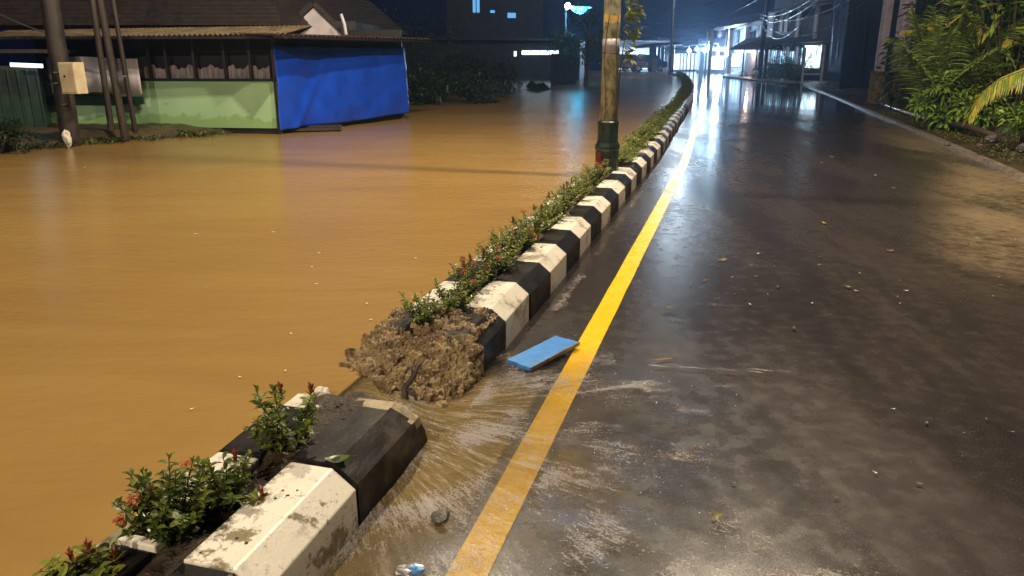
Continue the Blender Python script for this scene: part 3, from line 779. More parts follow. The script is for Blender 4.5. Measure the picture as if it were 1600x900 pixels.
# green leaf on the kerb
def flat_leaf(p, L, W, ang, mat, label, name='fallen_leaf', cat='leaf', group=None, curl=.02, z=.004):
    b = MB(); n = 8; p = Vector(p)
    for i in range(n):
        pass
    vs = []; fs = []
    for i in range(n + 1):
        u = i / n; w_ = W * math.sin(math.pi * min(.97, u * .95 + .03)) ** .8 * .5
        for j, q in enumerate((-1, 0, 1)):
            x = (u - .5) * L; y = q * w_; zz = z + curl * (u - .5) ** 2 * 2 + abs(q) * curl * .35
            vs.append(p + Vector((x * math.cos(ang) - y * math.sin(ang), x * math.sin(ang) + y * math.cos(ang), zz)))
    for i in range(n):
        for j in range(2): fs.append((i * 3 + j, i * 3 + j + 1, i * 3 + j + 4, i * 3 + j + 3))
    b.add(vs, fs); x = vs[-2]
    b.tube([x, x + Vector((math.cos(ang), math.sin(ang), 0)) * L * .3], [.0012, .0008], 4)
    o = b.build(name, mat, None, True, p); return tag(o, label, cat, group)
flat_leaf(ST(2.09, -1.24, .245), .085, .055, .3, M['leaf'], 'wet green leaf hanging over the joint of white and black kerb blocks', curl=.012)
# fallen leaves on the road
LV = [(1115, 478, 'yellow leaf on the wet road right of the yellow line, midway up', 'deadleaf', .05, .03),
      (1240, 515, 'small orange leaf on the asphalt well right of the yellow line', 'deadleaf', .06, .03),
      (1120, 810, 'round yellow leaf on the foamy asphalt near the bottom', 'palmy', .05, .04),
      (1100, 440, 'ochre leaf on the wet lane behind the sprinkle of debris', 'deadleaf', .07, .035),
      (1325, 450, 'curled tan leaf lying right of the other road leaves', 'deadleaf', .09, .045),
      (1128, 408, 'reddish leaf heap on the lane left of centre', 'deadleaf', .13, .07),
      (1288, 350, 'bright green leaf sprig standing out on the dark lane', 'palmy', .10, .04),
      (1045, 482, 'pale flattened leaf just right of the yellow line', 'deadleaf', .10, .03),
      (1215, 450, 'whitish leaf on the middle of the lane', 'deadleaf', .06, .03),
      (1390, 393, 'dull leaf at the lower edge of the tan patch', 'deadleaf', .10, .04)]
for i, (x, y, lab, mt, L_, W_) in enumerate(LV): flat_leaf(at(x, y, .006), L_ * .75, W_ * .7, i * 1.3 % 3, M[mt], lab)
flat_leaf(at(1035, 562, .014), .11, .018, -.1 + .35, M['deadleaf'], 'thin straw coloured bamboo splinter at the head of the long white streak', 'bamboo_splinter', 'splinter', None, 0)
rnd = random.Random(5)
for i in range(70):
    x = rnd.uniform(1000, 1590); y = rnd.choice([rnd.uniform(200, 300), rnd.uniform(300, 470), rnd.uniform(390, 480), rnd.uniform(470, 800)])
    s_, t_ = toST(*at(x, y).xy)
    if t_ > 3.6 or t_ < -.5: continue
    sc = rnd.uniform(.012, .03) * (1 + max(0, s_ - 5) * .12)
    flat_leaf(at(x, y, .006), sc, sc * .45, rnd.uniform(0, 6), M['deadleaf'] if i % 3 else M['foamw'], 'tiny scrap of leaf litter scattered on the wet lane right of the yellow line', 'leaf_scrap', 'leaf litter', 'leaf litter on the lane', .006)
for i, (x, y) in enumerate([(427, 363), (498, 396), (650, 404), (495, 444), (573, 475), (455, 522), (305, 366), (132, 262), (488, 418), (580, 500), (446, 580), (375, 590), (300, 640), (205, 770)]):
    p_ = at(x, y, WATER); k = (p_.y / 5) ** .6
    flat_leaf(at(x, y, WATER + .002), .022 * k, .012 * k, i * 1.1, M['foamw'], 'pale fleck of flotsam drifting on the brown flood water', 'flotsam_fleck', 'flotsam', 'flotsam on the flood', .004, .003)
# litter wrapper at bottom
wp = at(640, 893, .03)
t = thing('snack_wrapper', wp, 'crumpled silver and blue snack wrapper at the bottom edge beside the yellow line', 'wrapper')
def crumple(c, r, sd, flat, sx):
    bm = bmesh.new(); bmesh.ops.create_icosphere(bm, subdivisions=3, radius=r)
    for v in bm.verts:
        n = noise.noise(v.co * 60 + Vector((sd, 0, 0))); v.co *= 1 + .45 * n; v.co.z *= flat; v.co.x *= sx
    b = MB(); b.add([v.co + Vector(c) for v in bm.verts], [[q.index for q in f.verts] for f in bm.faces]); bm.free(); return b
crumple(wp, .03, 1, .5, 1.6).build('silver_film', M['steel'], t)
crumple(wp + Vector((.02, -.004, .008)), .018, 4, .6, 1.5).build('blue_print', M['blue'], t)
crumple(wp + Vector((-.03, 0, .006)), .014, 7, .5, 1.3).build('orange_print', M['deadleaf'], t)

# ================================================================== STREET LAMPS
def street_lamp(s_, t_, label, lamps, box=True, h=7.6):
    p = ST(s_, t_, .18) if s_ < 12 else K(s_, t_, .05)
    t = thing('street_lamp', p, label, 'street lamp', None)
    b = MB(); b.lathe(p, [(.104, .62), (.100, 1.9), (.097, 2.6), (.085, 4.5), (.06, h)], 20); b.build('shaft', M['pole'], t, True)
    if box:
        b = MB(); b.lathe(p, [(.17, -.02), (.17, .04), (.145, .07), (.15, .09)], 8); b.build('base_flange', M['boxgreen'], t)
        b = MB(); b.lathe(p, [(.145, .06), (.145, .30), (.155, .32), (.155, .36), (.125, .42)], 8); base_ = b.build('base_box', M['boxgreen'], t)
        b = MB(); b.box(p + Vector((-.115, -.085, .2)), (.10, .012, .17), R(-52)); b.build('access_panel', M['boxred'], base_)
        b = MB(); b.lathe(p, [(.128, .42), (.128, .60), (.132, .61), (.132, .65), (.12, .66)], 16); b.build('collar', M['boxgreen'], t)
        b = MB(); b.lathe(p, [(.1045, 1.47), (.1045, 1.62)], 20); b.build('sheet_band', M['poleband'], t, True)
        b = MB(); b.tube([p + Vector((math.cos(a) * .104, math.sin(a) * .104, 1.455 + .004 * math.sin(a * 2))) for a in [i * .35 for i in range(19)]], .006, 5); b.build('strap', M['wire'], t)
        b = MB(); vs = []
        for i in range(9):
            a = R(-160 + i * 17); vs += [p + Vector((math.cos(a) * .1035, math.sin(a) * .1035, z_)) for z_ in (1.80 + .012 * math.sin(i * 1.3), 1.885 + .010 * math.sin(i))]
        b.add(vs, [(i * 2, i * 2 + 2, i * 2 + 3, i * 2 + 1) for i in range(8)]); b.build('sticker', M['sticker'], t)
        for q in range(2):
            b = MB(); a0 = R(-60 - q * 75); pts = []
            for i in range(14):
                a = a0 + math.sin(i * .45 + q) * .25 + i * .02; pts.append(p + Vector((math.cos(a) * .107, math.sin(a) * .107, .72 + i * (.09 if q < 2 else .16))))
            b.tube(pts, .004, 5); b.build('cable', M['wire'], t)
    for sgn, e, c in lamps:
        q = p + Vector((0, 0, h)); out = Vector((DY, -DX, 0)) * sgn
        b = MB(); b.tube([q + Vector((0, 0, -.4)), q + out * .5 + Vector((0, 0, .1)), q + out * 1.3 + Vector((0, 0, .25)), q + out * 1.7 + Vector((0, 0, .25))], .03, 8); b.build('arm', M['steel'], t, True)
        c0 = q + out * 2.0 + Vector((0, 0, .25)); ang_ = math.atan2(out.y, out.x)
        b = MB(); b.box(c0, (.7, .28, .10), ang_); hd = bevel(b.build('lamp_head', M['steel'], t), .02)
        b = MB(); b.box(c0 + Vector((0, 0, -.06)), (.5, .2, .02), ang_); b.build('lamp_glass', M['warm_e'] if c == WARM else M['white_e'], hd)
        if e: light('street_lamp_light', c0 + Vector((0, 0, -.25)), e, c, .14, t)
    return t
street_lamp(9.46, -1.5, 'weathered lamp post with green base, yellow sticker and grey band, rising from the median', [(-1, E_POLE, WARM), (1, E_POLE * 1.0, WARM)])
street_lamp(-7.5, -1.5, 'street lamp behind the photographer', [(-1, E_NEAR, WARM), (1, E_NEAR * .5, WARM)])
# cool lamp on a thin pole far down the median
pb = PY(1047, 108, 60); pb.z = .05
t = thing('street_lamp', pb, 'thin grey lamp post far down the median where it bends left', 'street lamp')
b = MB(); b.lathe(pb, [(.10, 0), (.09, 4), (.07, 8.9)], 10); b.build('shaft', M['steel'], t, True)
b = MB(); b.tube([pb + Vector((0, 0, 8.7)), pb + Vector((.3, -.5, 9.1)), pb + Vector((.5, -1.4, 9.2))], .04, 8); b.build('arm', M['steel'], t, True)
b = MB(); b.box(pb + Vector((.5, -1.7, 9.15)), (.35, .8, .12)); hd = b.build('lamp_head', M['steel'], t)
b = MB(); b.box(pb + Vector((.5, -1.7, 9.07)), (.3, .6, .03)); b.build('lamp_glass', M['white_e'], hd)
light('street_lamp_light', pb + Vector((.5, -1.7, 8.8)), E_FARPOLE, (.68, .84, 1), .35, t)

# creeper on the lamp post
pp = ST(9.62, -1.40, .2)
t = thing('creeper', pp, 'leafy green creeper climbing behind the lamp post, lit yellow green', 'creeper')
b = MB(); b.tube([pp, pp + Vector((-.02, .02, .8)), pp + Vector((.0, .0, 1.3)), pp + Vector((.10, 0, 2.1)), pp + Vector((.04, 0, 2.9))], [.012, .01, .008, .006, .004], 6); b.build('stem', M['stem'], t)
b = MB(); rnd = random.Random(3)
for i in range(170):
    z_ = rnd.choice([rnd.gauss(2.12, .05), rnd.gauss(2.02, .05), rnd.gauss(1.86, .05), rnd.gauss(1.62, .06), rnd.gauss(2.25, .08)])
    a = rnd.uniform(-1.3, 1.0); d = Vector((math.cos(a), math.sin(a) * .5, rnd.uniform(-.3, .5)))
    b.leaf(pp + Vector((.05 + rnd.uniform(-.04, .12) * (1.2 if z_ > 1.7 else .6), rnd.uniform(-.06, .04), z_ - .2)), d, rnd.uniform(.06, .11), .04, .4, rnd.uniform(-.6, .6))
b.build('foliage', M['leafy'], t)

# ================================================================== LEFT: food stall with tarpaulin, house behind
A = Vector((-9.6, 15.55, 0)); B = Vector((-4.5, 14.95, 0)); C = Vector((-2.62, 18.75, 0))
dAB = (B - A).normalized(); nAB = Vector((dAB.y, -dAB.x, 0)); dBC = (C - B).normalized(); nBC = Vector((dBC.y, -dBC.x, 0))
def wall(mb, p, q, z0, z1, th, inner=True):
    d = (q - p).normalized(); n = Vector((d.y, -d.x, 0))      # n points to the viewer side
    a, b_ = p - n * th * 0, q
    mb.prism([Vector((p.x, p.y, z0)), Vector((q.x, q.y, z0)), Vector((q.x, q.y, z1)), Vector((p.x, p.y, z1))], -n * th)
t = thing('food_stall', A, 'low green walled food stall with screened opening and corrugated eave, standing in the flood', 'food stall')
b = MB(); wall(b, A, B, .26, 1.14, .1); b.build('wall', M['green'], t)
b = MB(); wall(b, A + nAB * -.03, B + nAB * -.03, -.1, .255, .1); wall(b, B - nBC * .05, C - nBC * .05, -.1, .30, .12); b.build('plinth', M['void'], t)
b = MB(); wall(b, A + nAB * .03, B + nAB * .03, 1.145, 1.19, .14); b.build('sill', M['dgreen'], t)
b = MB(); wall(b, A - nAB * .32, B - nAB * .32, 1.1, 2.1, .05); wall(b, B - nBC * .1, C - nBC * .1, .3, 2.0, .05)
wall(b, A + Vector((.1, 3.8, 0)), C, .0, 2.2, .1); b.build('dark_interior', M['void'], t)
b = MB(); n_ = 60                                         # gathered screen cloth behind the sill
L_ = (B - A).length
vs = []; fs = []
for i in range(n_ * 4 + 1):
    u = i / (n_ * 4); p = A + dAB * (u * L_) - nAB * (.14 + .025 * math.sin(i * 1.35 + math.sin(i * .21) * 2))
    top = 1.40 + .035 * math.sin(i * .33) + .02 * math.sin(i * .9)
    vs += [Vector((p.x, p.y, 1.19)), Vector((p.x, p.y, top))]
fs = [(i * 2, i * 2 + 2, i * 2 + 3, i * 2 + 1) for i in range(n_ * 4)]
b.add(vs, fs); b.build('screen_cloth', M['mesh'], t)
for u in (.35, .50, .57, .68, .80, .90):
    b = MB(); p = A + dAB * u * L_ - nAB * .05; b.box((p.x, p.y, 1.56), (.05, .05, .76), math.atan2(dAB.y, dAB.x)); b.build('post', M['wood'], t)
for p in (B - nBC * .03 - nAB * .03, C - nBC * .05):
    b = MB(); b.box((p.x, p.y, 1.05), (.09, .09, 1.9), .2); b.build('post', M['wood'], t)
# corrugated lean-to roof: front eave and side eave
def corr(mb, p, q, up, n, amp=.018, th=.01):
    # sheet from edge p-q rising along vector up
    vs = []; fs = []
    for i in range(n + 1):
        u = i / n; e = p.lerp(q, u) + Vector((0, 0, amp * math.sin(i * math.pi / 2)))
        vs += [e, e + up, e + Vector((0, 0, -th)), e + up + Vector((0, 0, -th))]
    for i in range(n):
        a = i * 4; c = a + 4
        fs += [(a, c, c + 1, a + 1), (a + 2, a + 3, c + 3, c + 2), (a, a + 2, c + 2, c)]
    mb.add(vs, fs)
e0 = A + nAB * .75 + Vector((-.6, 0, 1.92)); e1 = B + nAB * .70 + Vector((.55, 0, 2.0))
b = MB(); corr(b, e0, e1, -nAB * 1.3 + Vector((0, 0, .17)), 260); b.build('corrugated_roof', M['roofcorr'], t)
b = MB(); wall(b, e0 + Vector((0, 0, -2.02)), e1 + Vector((0, 0, -2.05)), 1.90, 1.955, .03); b.build('fascia', M['void'], t)
f0 = B + nBC * .45 + nAB * .75 + Vector((0, 0, 1.97)); f1 = C + nBC * .45 + dBC * .6 + Vector((0, 0, 2.0))
b = MB(); corr(b, f0, f1, -nBC * 1.15 + Vector((0, 0, .03)), 160); b.build('side_roof', M['rust'], t)
b = MB(); wall(b, Vector((f0.x, f0.y, 0)), Vector((f1.x, f1.y, 0)), 1.91, 1.955, .03); b.build('side_fascia', M['void'], t)
# tarpaulin
vs = []; fs = []; nu, nv = 70, 40
pB = B + nBC * .05 - dBC * .10; Lt = (C - B).length + .12
for i in range(nu + 1):
    for j in range(nv + 1):
        u = i / nu; v = j / nv; z_top = 1.80 + .0 * u - .02 * math.sin(u * 14) ** 2; z_bot = .23 + .05 * u + .012 * math.sin(u * 9)
        z = z_bot + (z_top - z_bot) * v
        wr = .055 * math.sin((u * 15 + (1 - v) * 2.2)) * math.exp(-((u - .18 - .10 * (1 - v)) / .15) ** 2) + .03 * noise.fractal((u * 5, v * 3, 2), 1, 2, 3) + .03 * math.sin(v * 3.14) * .6
        wr += .05 * math.exp(-((u - .40 + .30 * (1 - v)) / .03) ** 2) * (1 - v) ** .5
        wr += -.03 * math.exp(-((u - .955) / .006) ** 2) * .4
        p = pB + dBC * (u * Lt + .10 * (1 - v) * u) + nBC * (.03 + wr)
        vs.append(Vector((p.x, p.y, z)))
fs = [(i * (nv + 1) + j, (i + 1) * (nv + 1) + j, (i + 1) * (nv + 1) + j + 1, i * (nv + 1) + j + 1) for i in range(nu) for j in range(nv)]
b = MB(); b.add(vs, fs); tp = b.build('tarpaulin', M['tarp'], None, True, pB)
tp.modifiers.new('thick', 'SOLIDIFY').thickness = .004
tag(tp, 'bright blue tarpaulin stretched over the side of the green food stall', 'tarpaulin')
# plank platform floating by the corner
b = MB(); p = PY(490, 207, 15.6); b.box((p.x, p.y, .2), (1.1, .5, .05), R(15)); b.box((p.x + .05, p.y + .1, .24), (1.0, .12, .03), R(15))
tag(b.build('plank_step', M['wood'], None, False, (p.x, p.y, .15)), 'dark plank step half under water below the blue tarpaulin', 'plank')
# banner + green board on the stall front
b = MB(); pa = VP(70, 90, A + nAB * .3, B + nAB * .3); pb_ = VP(222, 146, A + nAB * .3, B + nAB * .3); vs = []; 
for i in range(31):
    u = i / 30; x = pa.lerp(Vector((pb_.x, pb_.y, pa.z)), u); r_ = nAB * .05 * noise.noise((u * 6, 0, 0)) * 2
    vs += [Vector((x.x, x.y, pb_.z - .02 * math.sin(u * 9))) + r_, Vector((x.x, x.y, pa.z + .02 * math.sin(u * 5))) + r_ * .5]
b.add(vs, [(i * 2, i * 2 + 2, i * 2 + 3, i * 2 + 1) for i in range(30)]); bn_ = b.build('banner', M['banner'], None, True, pa); bn_.modifiers.new('thick', 'SOLIDIFY').thickness = .004
tag(bn_, 'blank grey cloth banner hanging on the left of the green stall', 'banner')
q0 = VP(72, 150, A + nAB * .12, B + nAB * .12); q1 = VP(224, 163, A + nAB * .12, B + nAB * .12)
b = MB(); b.prism([Vector((q0.x, q0.y, q1.z)), Vector((q1.x, q1.y, q1.z)), Vector((q1.x, q1.y, q0.z)), Vector((q0.x, q0.y, q0.z))], -nAB * .05)
tag(b.build('board', M['dgreen'], None, False, q0), 'dark green board fixed under the grey banner', 'board')
# green kiosk with tube light at far left
k0 = PY(-60, 222, 14.0); k1 = PY(78, 222, 14.6)
t = thing('kiosk', (k0.x, k0.y, .1), 'dark green shuttered kiosk with a white tube light at the left edge', 'kiosk')
z_t = PY(40, 100, 14.3).z
b = MB(); wall(b, Vector((k0.x, k0.y, 0)), Vector((k1.x, k1.y, 0)), .1, z_t - .03, 1.2); b.build('wall', M['dgreen'], t)
for i in range(9):
    b = MB(); x = Vector((k0.x, k0.y, 0)).lerp(Vector((k1.x, k1.y, 0)), (i + .5) / 9); b.box((x.x, x.y - .03, (z_t + .1) / 2), (.1, .04, z_t - .3), R(15)); b.build('slat', M['dgreen'], t)
b = MB(); b.box(((k0.x + k1.x) / 2, (k0.y + k1.y) / 2 + .3, z_t + .22), (2.4, 2.0, .06), R(15)); b.build('roof', M['tile'], t)
tt = PY(16, 101, 14.0); t2 = PY(67, 103, 14.2)
b = MB(); b.tube([tt, t2], .035, 8); b.build('tube_light', M['win_e'], t)
light('tube_light_glow', tt.lerp(t2, .5) + Vector((0, -.15, -.1)), 1, (.6, .85, 1), .1, t)

# house behind
t = thing('house', PY(300, 200, 22), 'dark tiled house with a white gable behind the green food stall', 'house')
b = MB(); h0 = PY(110, 100, 19); h1 = PY(600, 100, 19.6)
b.box(((-10.5 - 3.6) / 2, 21.6, 1.2), (6.6, 5, 2.4)); b.build('wall', M['darkwall'], t)
# hipped main roof
e = [PY(60, 58, 17.4), PY(428, 52, 17.4)]
zt = 5.6
P0 = Vector((-12.5, 17.3, 2.25)); P1 = Vector((-5.0, 17.3, 2.25)); P2 = Vector((-3.2, 24.5, 2.25)); P3 = Vector((-12.5, 24.5, 2.25)); Rg0 = Vector((-11.5, 20.9, 5.4)); Rg1 = Vector((-6.6, 20.9, 5.4))
def roof_courses(mb, a, b_, c, d, n=34):
    # a-b eave, d-c ridge: overlapping tile courses
    for i in range(n):
        u0 = i / n; u1 = (i + 1.15) / n; u1 = min(u1, 1)
        p, q = a.lerp(d, u0), b_.lerp(c, u0); r_, s_ = b_.lerp(c, u1), a.lerp(d, u1); up = Vector((0, 0, .022))
        mb.add([p + up, q + up, r_, s_, p, q], [(0, 1, 2, 3), (4, 5, 1, 0)])
b = MB(); roof_courses(b, P0, P1, Rg1, Rg0); roof_courses(b, P1, P2, Rg1, Rg1 + Vector((.01, 0, 0))); roof_courses(b, P3, P0, Rg0, Rg0 + Vector((0, .01, 0))); b.add([P0, P1, P2, P3], [(0, 3, 2, 1)])
b.build('main_roof', M['tile'], t)
gY = 18.6
g0 = PY(443, 56, gY); g1 = PY(490, 12, gY); g2 = PY(536, 56, gY); g0.z = g2.z = min(g0.z, g2.z)
bk = Vector((-.9, 4.5, 0))
b = MB(); b.prism([g0, g2, g1], bk); b.build('gable_wall', M['gable'], t)
for nm, (a, c, sg) in {'gable_roof': (g0, g1, -1), 'gable_roof_slope': (g2, g1, 1)}.items():
    d = (c - a).normalized(); n3 = Vector((-d.z * 1, 0, d.x)) * (1 if d.x > 0 else -1); n3 = Vector((-d.z, 0, d.x)) if d.x > 0 else Vector((d.z, 0, -d.x))
    a2 = a - d * .35 + Vector((0, -.06, 0)); c2 = c + d * .04 + Vector((0, -.06, 0))
    b = MB(); b.prism([a2 + n3 * .02, c2 + n3 * .02, c2 + n3 * .14, a2 + n3 * .14], bk + Vector((0, .06, 0))); b.build('gable_roof', M['tile'], t)
p_ = PY(533, 22, gY - .5); q_ = PY(541, 54, gY - .5)
b = MB(); b.tube([p_, p_.lerp(q_, .5) + Vector((.02, 0, 0)), q_], .035, 6); b.build('rain_pipe', M['whitep'], t)

# poles on the left
def pole_thing(px0, py0, px1, py1, Y, r, label, name='utility_pole', mat='concrete', ext=1.0, cat='utility pole'):
    p = PY(px0, py0, Y); q = PY(px1, py1, Y)
    d = (q - p); top = p + d * (1 + ext)
    b = MB(); b.tube([p + Vector((0, 0, -.3)), p, p.lerp(top, .5), top], [r * 1.05, r * 1.05, r * .92, r * .8], 14)
    o = b.build(name, M[mat], None, True, p); return tag(o, label, cat)
cp = pole_thing(112, 226, 84, 40, 12.9, .145, 'thick grey concrete pole carrying a cream box at the left', ext=2.5, mat='dconc')
pole_thing(176, 214, 144, 0, 14.05, .055, 'thin dark pole, leftmost of three in front of the stall', mat='wood', ext=.8)
pole_thing(197, 222, 156, 0, 13.6, .065, 'middle and thickest of three dark poles in front of the stall', mat='wood', ext=.8)
pole_thing(213, 214, 183, 40, 14.1, .045, 'thin dark pole, rightmost of three in front of the stall', mat='wood', ext=.8)
bx = PY(114, 122, 12.6)
t = thing('meter_box', bx, 'cream metal electricity box strapped to the thick concrete pole', 'meter box')
b = MB(); b.box(bx, (.31, .22, .49), R(-14)); bd_ = bevel(b.build('cabinet', M['cream'], t), .012)
b = MB(); b.box(bx + Vector((-.02, -.115, .0)), (.27, .012, .44), R(-14)); dr = bevel(b.build('door', M['cream'], t), .004)
b = MB(); b.box(bx + Vector((-.06, -.126, .03)), (.02, .02, .03), R(-14)); b.build('latch', M['void'], dr)
for z_, r_ in ((.28, .10), (-.5, .11)):
    p = bx + Vector((-.10, -.02, z_ - .30)); 
for k_, (x, y) in enumerate([(88, 113), (88, 130), (194, 119), (100, 163)]):
    p = PY(x, y, 12.7 if x < 150 else 13.5); b = MB(); b.box(p, (.07, .05, .02), .2)
    tag(b.build('clamp', M['steel'], None, False, p), ['shiny clamp high on the concrete pole left of the cream box', 'shiny clamp low on the concrete pole left of the cream box', 'shiny metal band on the rightmost thin dark pole', 'bright metal scrap on the concrete pole below the cream box'][k_], 'clamp')
p = PY(105, 216, 12.65); clod(p, .06, 2.2, M['foamw'], 'white plastic scrap caught at the foot of the concrete pole', 'litter', name='plastic_scrap', flat=2.4)

# weeds on the bank
def grass_tuft(lst, name, label, mat, n, kind='stuff'):
    b = MB(); rnd = random.Random(len(lst) + n)
    for (x, y, z, r, h) in lst:
        for i in range(n):
            a = rnd.uniform(0, 6.283); q = r * math.sqrt(rnd.random()); p = Vector((x + math.cos(a) * q, y + math.sin(a) * q, z))
            az = rnd.uniform(0, 6.28); d = Vector((math.cos(az) * .6, math.sin(az) * .6, rnd.uniform(.4, 1.3)))
            b.k = 1 if rnd.random() < .3 else 0
            b.leaf(p, d, h * rnd.uniform(.4, 1.1), h * .16, .5, rnd.uniform(-.5, .5))
    o = b.build(name, mat); o['kind'] = 'stuff'; o['label'] = label; o['category'] = 'weeds'; return o
rnd = random.Random(11)
wl = []
for i in range(150):
    x = rnd.uniform(-10.5, -5.6); e_ = lerp_tab([(-16, 10.2), (-9.2, 11.2), (-7.9, 12.2), (-6.8, 13.7), (-5.4, 15.2)], x)
    y = e_ + rnd.uniform(-.35, 1.6)
    if y > 15.2 - (x + 9) * .12: continue
    wl.append((x, y, .16, .22, rnd.uniform(.10, .24)))
grass_tuft(wl, 'bank_weeds', 'low wet weeds on the mud bank around the poles', [M['dark'], M['hedge']], 26)
# bush far left
def bush(pos, W, D, H, n, LL, mats, label, name='bush', seed=0, group=None, cat='bush', stems=6, clump=.30):
    rnd = random.Random(seed); t = thing(name, pos, label, cat, group); b = MB(); st = MB(); pos = Vector(pos)
    cl = []
    for i in range(max(7, int(W * D * H * 5) if W * D * H * 5 < 60 else 60)):
        a = rnd.uniform(0, 6.28); r = math.sqrt(rnd.random()); z = rnd.uniform(.12, 1)
        k = math.sqrt(max(.05, 1 - (z - .3) ** 2 * 1.3))
        cl.append((Vector((math.cos(a) * r * W / 2 * k, math.sin(a) * r * D / 2 * k, z * H * .88)), rnd.uniform(.6, 1.2), rnd.random()))
    for i in range(n):
        c, s_, tone = rnd.choice(cl); R_ = clump * s_ * min(W, H)
        d = Vector((rnd.gauss(0, 1), rnd.gauss(0, 1), rnd.gauss(0, .8))).normalized(); p = c + d * R_ * rnd.random() ** .4
        p.z = max(.02, p.z)
        b.k = 0 if tone + rnd.uniform(-.3, .3) < .6 else min(1, len(mats) - 1)
        b.leaf(pos + p, (d + Vector((rnd.uniform(-.6, .6), rnd.uniform(-.6, .6), .2))), LL * rnd.uniform(.6, 1.2), LL * .42, .4, rnd.uniform(-.8, .8))
    for i in range(stems):
        c = rnd.choice(cl)[0]; st.tube([pos, pos + Vector((c.x * .4, c.y * .4, c.z * .5)), pos + c], [.03, .02, .008], 5)
    st.build('stems', M['bark'], t); b.build('foliage', mats, t); return t
p = PY(5, 215, 11.9); bush((p.x - .1, p.y, .1), .9, .7, .55, 500, .10, [M['dark'], M['dark']], 'dark leafy weed clump at the left edge beside the green kiosk', seed=3)
# ================================================================== MIDDLE DISTANCE LEFT
for i, (x, y0, Y, W_, H_, lab) in enumerate([(690, 168, 25, 4.2, 1.0, 'low dark bush at the water edge right of the blue tarpaulin'), (742, 150, 31, 3.8, 1.6, 'broad dark bush between the tarpaulin and the lit window'),
        (835, 141, 36, 1.4, .35, 'small dark bush under the long lit window'), (650, 130, 32, 4.5, 3.2, 'tall dark bush right behind the food stall')]):
    p = PY(x, y0, Y); bush((p.x, p.y, .05), W_, 2.0, H_, 1500, .22, [M['dark'], M['dark']], lab, seed=20 + i)
# dark building with long lit window
w0 = PY(560, 130, 52.6); w1 = PY(905, 130, 50.5); w0.z = w1.z = 0
t = thing('building', w0, 'dark two storey building with one long lit window band', 'building')
zt = PY(800, 33, 52).z; zl = PY(800, -30, 60).z
b = MB(); wall(b, w0, w1, 0, zt - 1.2, 6); b.build('wall', M['darkwall'], t)
b = MB(); up0 = PY(700, 100, 56); up1 = PY(848, 100, 56); up0.z = up1.z = 0; wall(b, up0, up1, 0, 7.2, 6); b.build('upper_storey', M['darkwall'], t)
b = MB(); wall(b, w0 + Vector((-.5, -1.6, 0)), w1 + Vector((.4, -1.6, 0)), zt - 1.2, zt - 1.05, 8); b.build('roof', M['darkwall'], t)
def panel(t, px0, py0, px1, py1, p0, p1, mat, name='window', th=.06, proud=.03, frame=None, bars=0, framemat='void', partof=None):
    d = (p1 - p0).normalized(); n = Vector((d.y, -d.x, 0)); q0, q1 = p0 + n * proud, p1 + n * proud
    a = VP(px0, (py0 + py1) / 2, q0, q1); c = VP(px1, (py0 + py1) / 2, q0, q1); zt_ = VP((px0 + px1) / 2, py0, q0, q1).z; zb = VP((px0 + px1) / 2, py1, q0, q1).z
    b = MB(); b.prism([Vector((a.x, a.y, zb)), Vector((c.x, c.y, zb)), Vector((c.x, c.y, zt_)), Vector((a.x, a.y, zt_))], -n * th)
    o = b.build(name, M[mat], t)
    if frame:
        f = MB(); f_ = frame; a2 = Vector((a.x, a.y, 0)) + n * .02; c2 = Vector((c.x, c.y, 0)) + n * .02
        for (u0, u1, z0, z1) in [(0, 1, zt_ - f_, zt_), (0, 1, zb, zb + f_)]:
            f.prism([a2 + Vector((0, 0, z0)), c2 + Vector((0, 0, z0)), c2 + Vector((0, 0, z1)), a2 + Vector((0, 0, z1))], n * .04)
        dd = (c2 - a2)
        for k in range(bars + 2):
            u = k / (bars + 1); m_ = a2 + dd * u + n * .003
            f.prism([m_ - d * f_ / 2 + Vector((0, 0, zb)), m_ + d * f_ / 2 + Vector((0, 0, zb)), m_ + d * f_ / 2 + Vector((0, 0, zt_)), m_ - d * f_ / 2 + Vector((0, 0, zt_))], n * .045)
        f.build('frame', M[framemat], o)
    return o
panel(t, 815, 78, 873, 86.5, w0, w1, 'blaze_e', frame=.05, bars=3)
panel(t, 803, 80, 807, 88, w0, w1, 'win_e')
panel(t, 738, -6, 750, 21, up0, up1, 'cwin_e', frame=.06, bars=1)
panel(t, 766, 16, 773, 20, up0, up1, 'cwin_e'); panel(t, 793, 20, 806, 28, up0, up1, 'cwin_e')
# wall with pale gate post, tree and cyan lamp
g0 = PY(868, 140, 41); g1 = PY(900, 134, 43); g0.z = g1.z = 0
b = MB(); wall(b, g0, g1, 0, PY(885, 84, 42).z, .3); tag(b.build('garden_wall', M['darkwall'], None, False, g0), 'dark wall end standing at the water below the cyan lamp', 'wall')
lp = PY(906, 12, 44)
t = thing('wall_lamp', lp, 'bright cyan floodlight glowing left of the lamp post', 'lamp')
pl = PY(884, 12, 44)
b = MB(); b.tube([Vector((pl.x, pl.y, 0)), Vector((pl.x, pl.y, pl.z + .1))], .06, 8); b.build('post', M['steel'], t)
b = MB(); b.tube([pl, lp + Vector((0, 0, .15))], .04, 6); b.build('arm', M['steel'], t)
b = MB(); b.lathe(lp, [(.55, .0), (.60, .06), (.25, .14), (.1, .2)], 18); b.build('shade', M['steel'], t, True)
b = MB(); b.lathe(lp, [(.1, -.32), (.32, -.22), (.5, -.06), (.66, -.01), (.66, .0)], 18); b.build('diffuser', M['cyan_e'], t, True)
b = MB(); b.lathe(PY(887, 9, 43.8), [(.05, -.15), (.15, -.05), (.15, .05), (.05, .15)], 12); b.build('bulb', M['white_e'], t, True)
light('wall_lamp_light', lp + Vector((0, -.2, -.6)), E_CYAN, CYAN, .3, t)
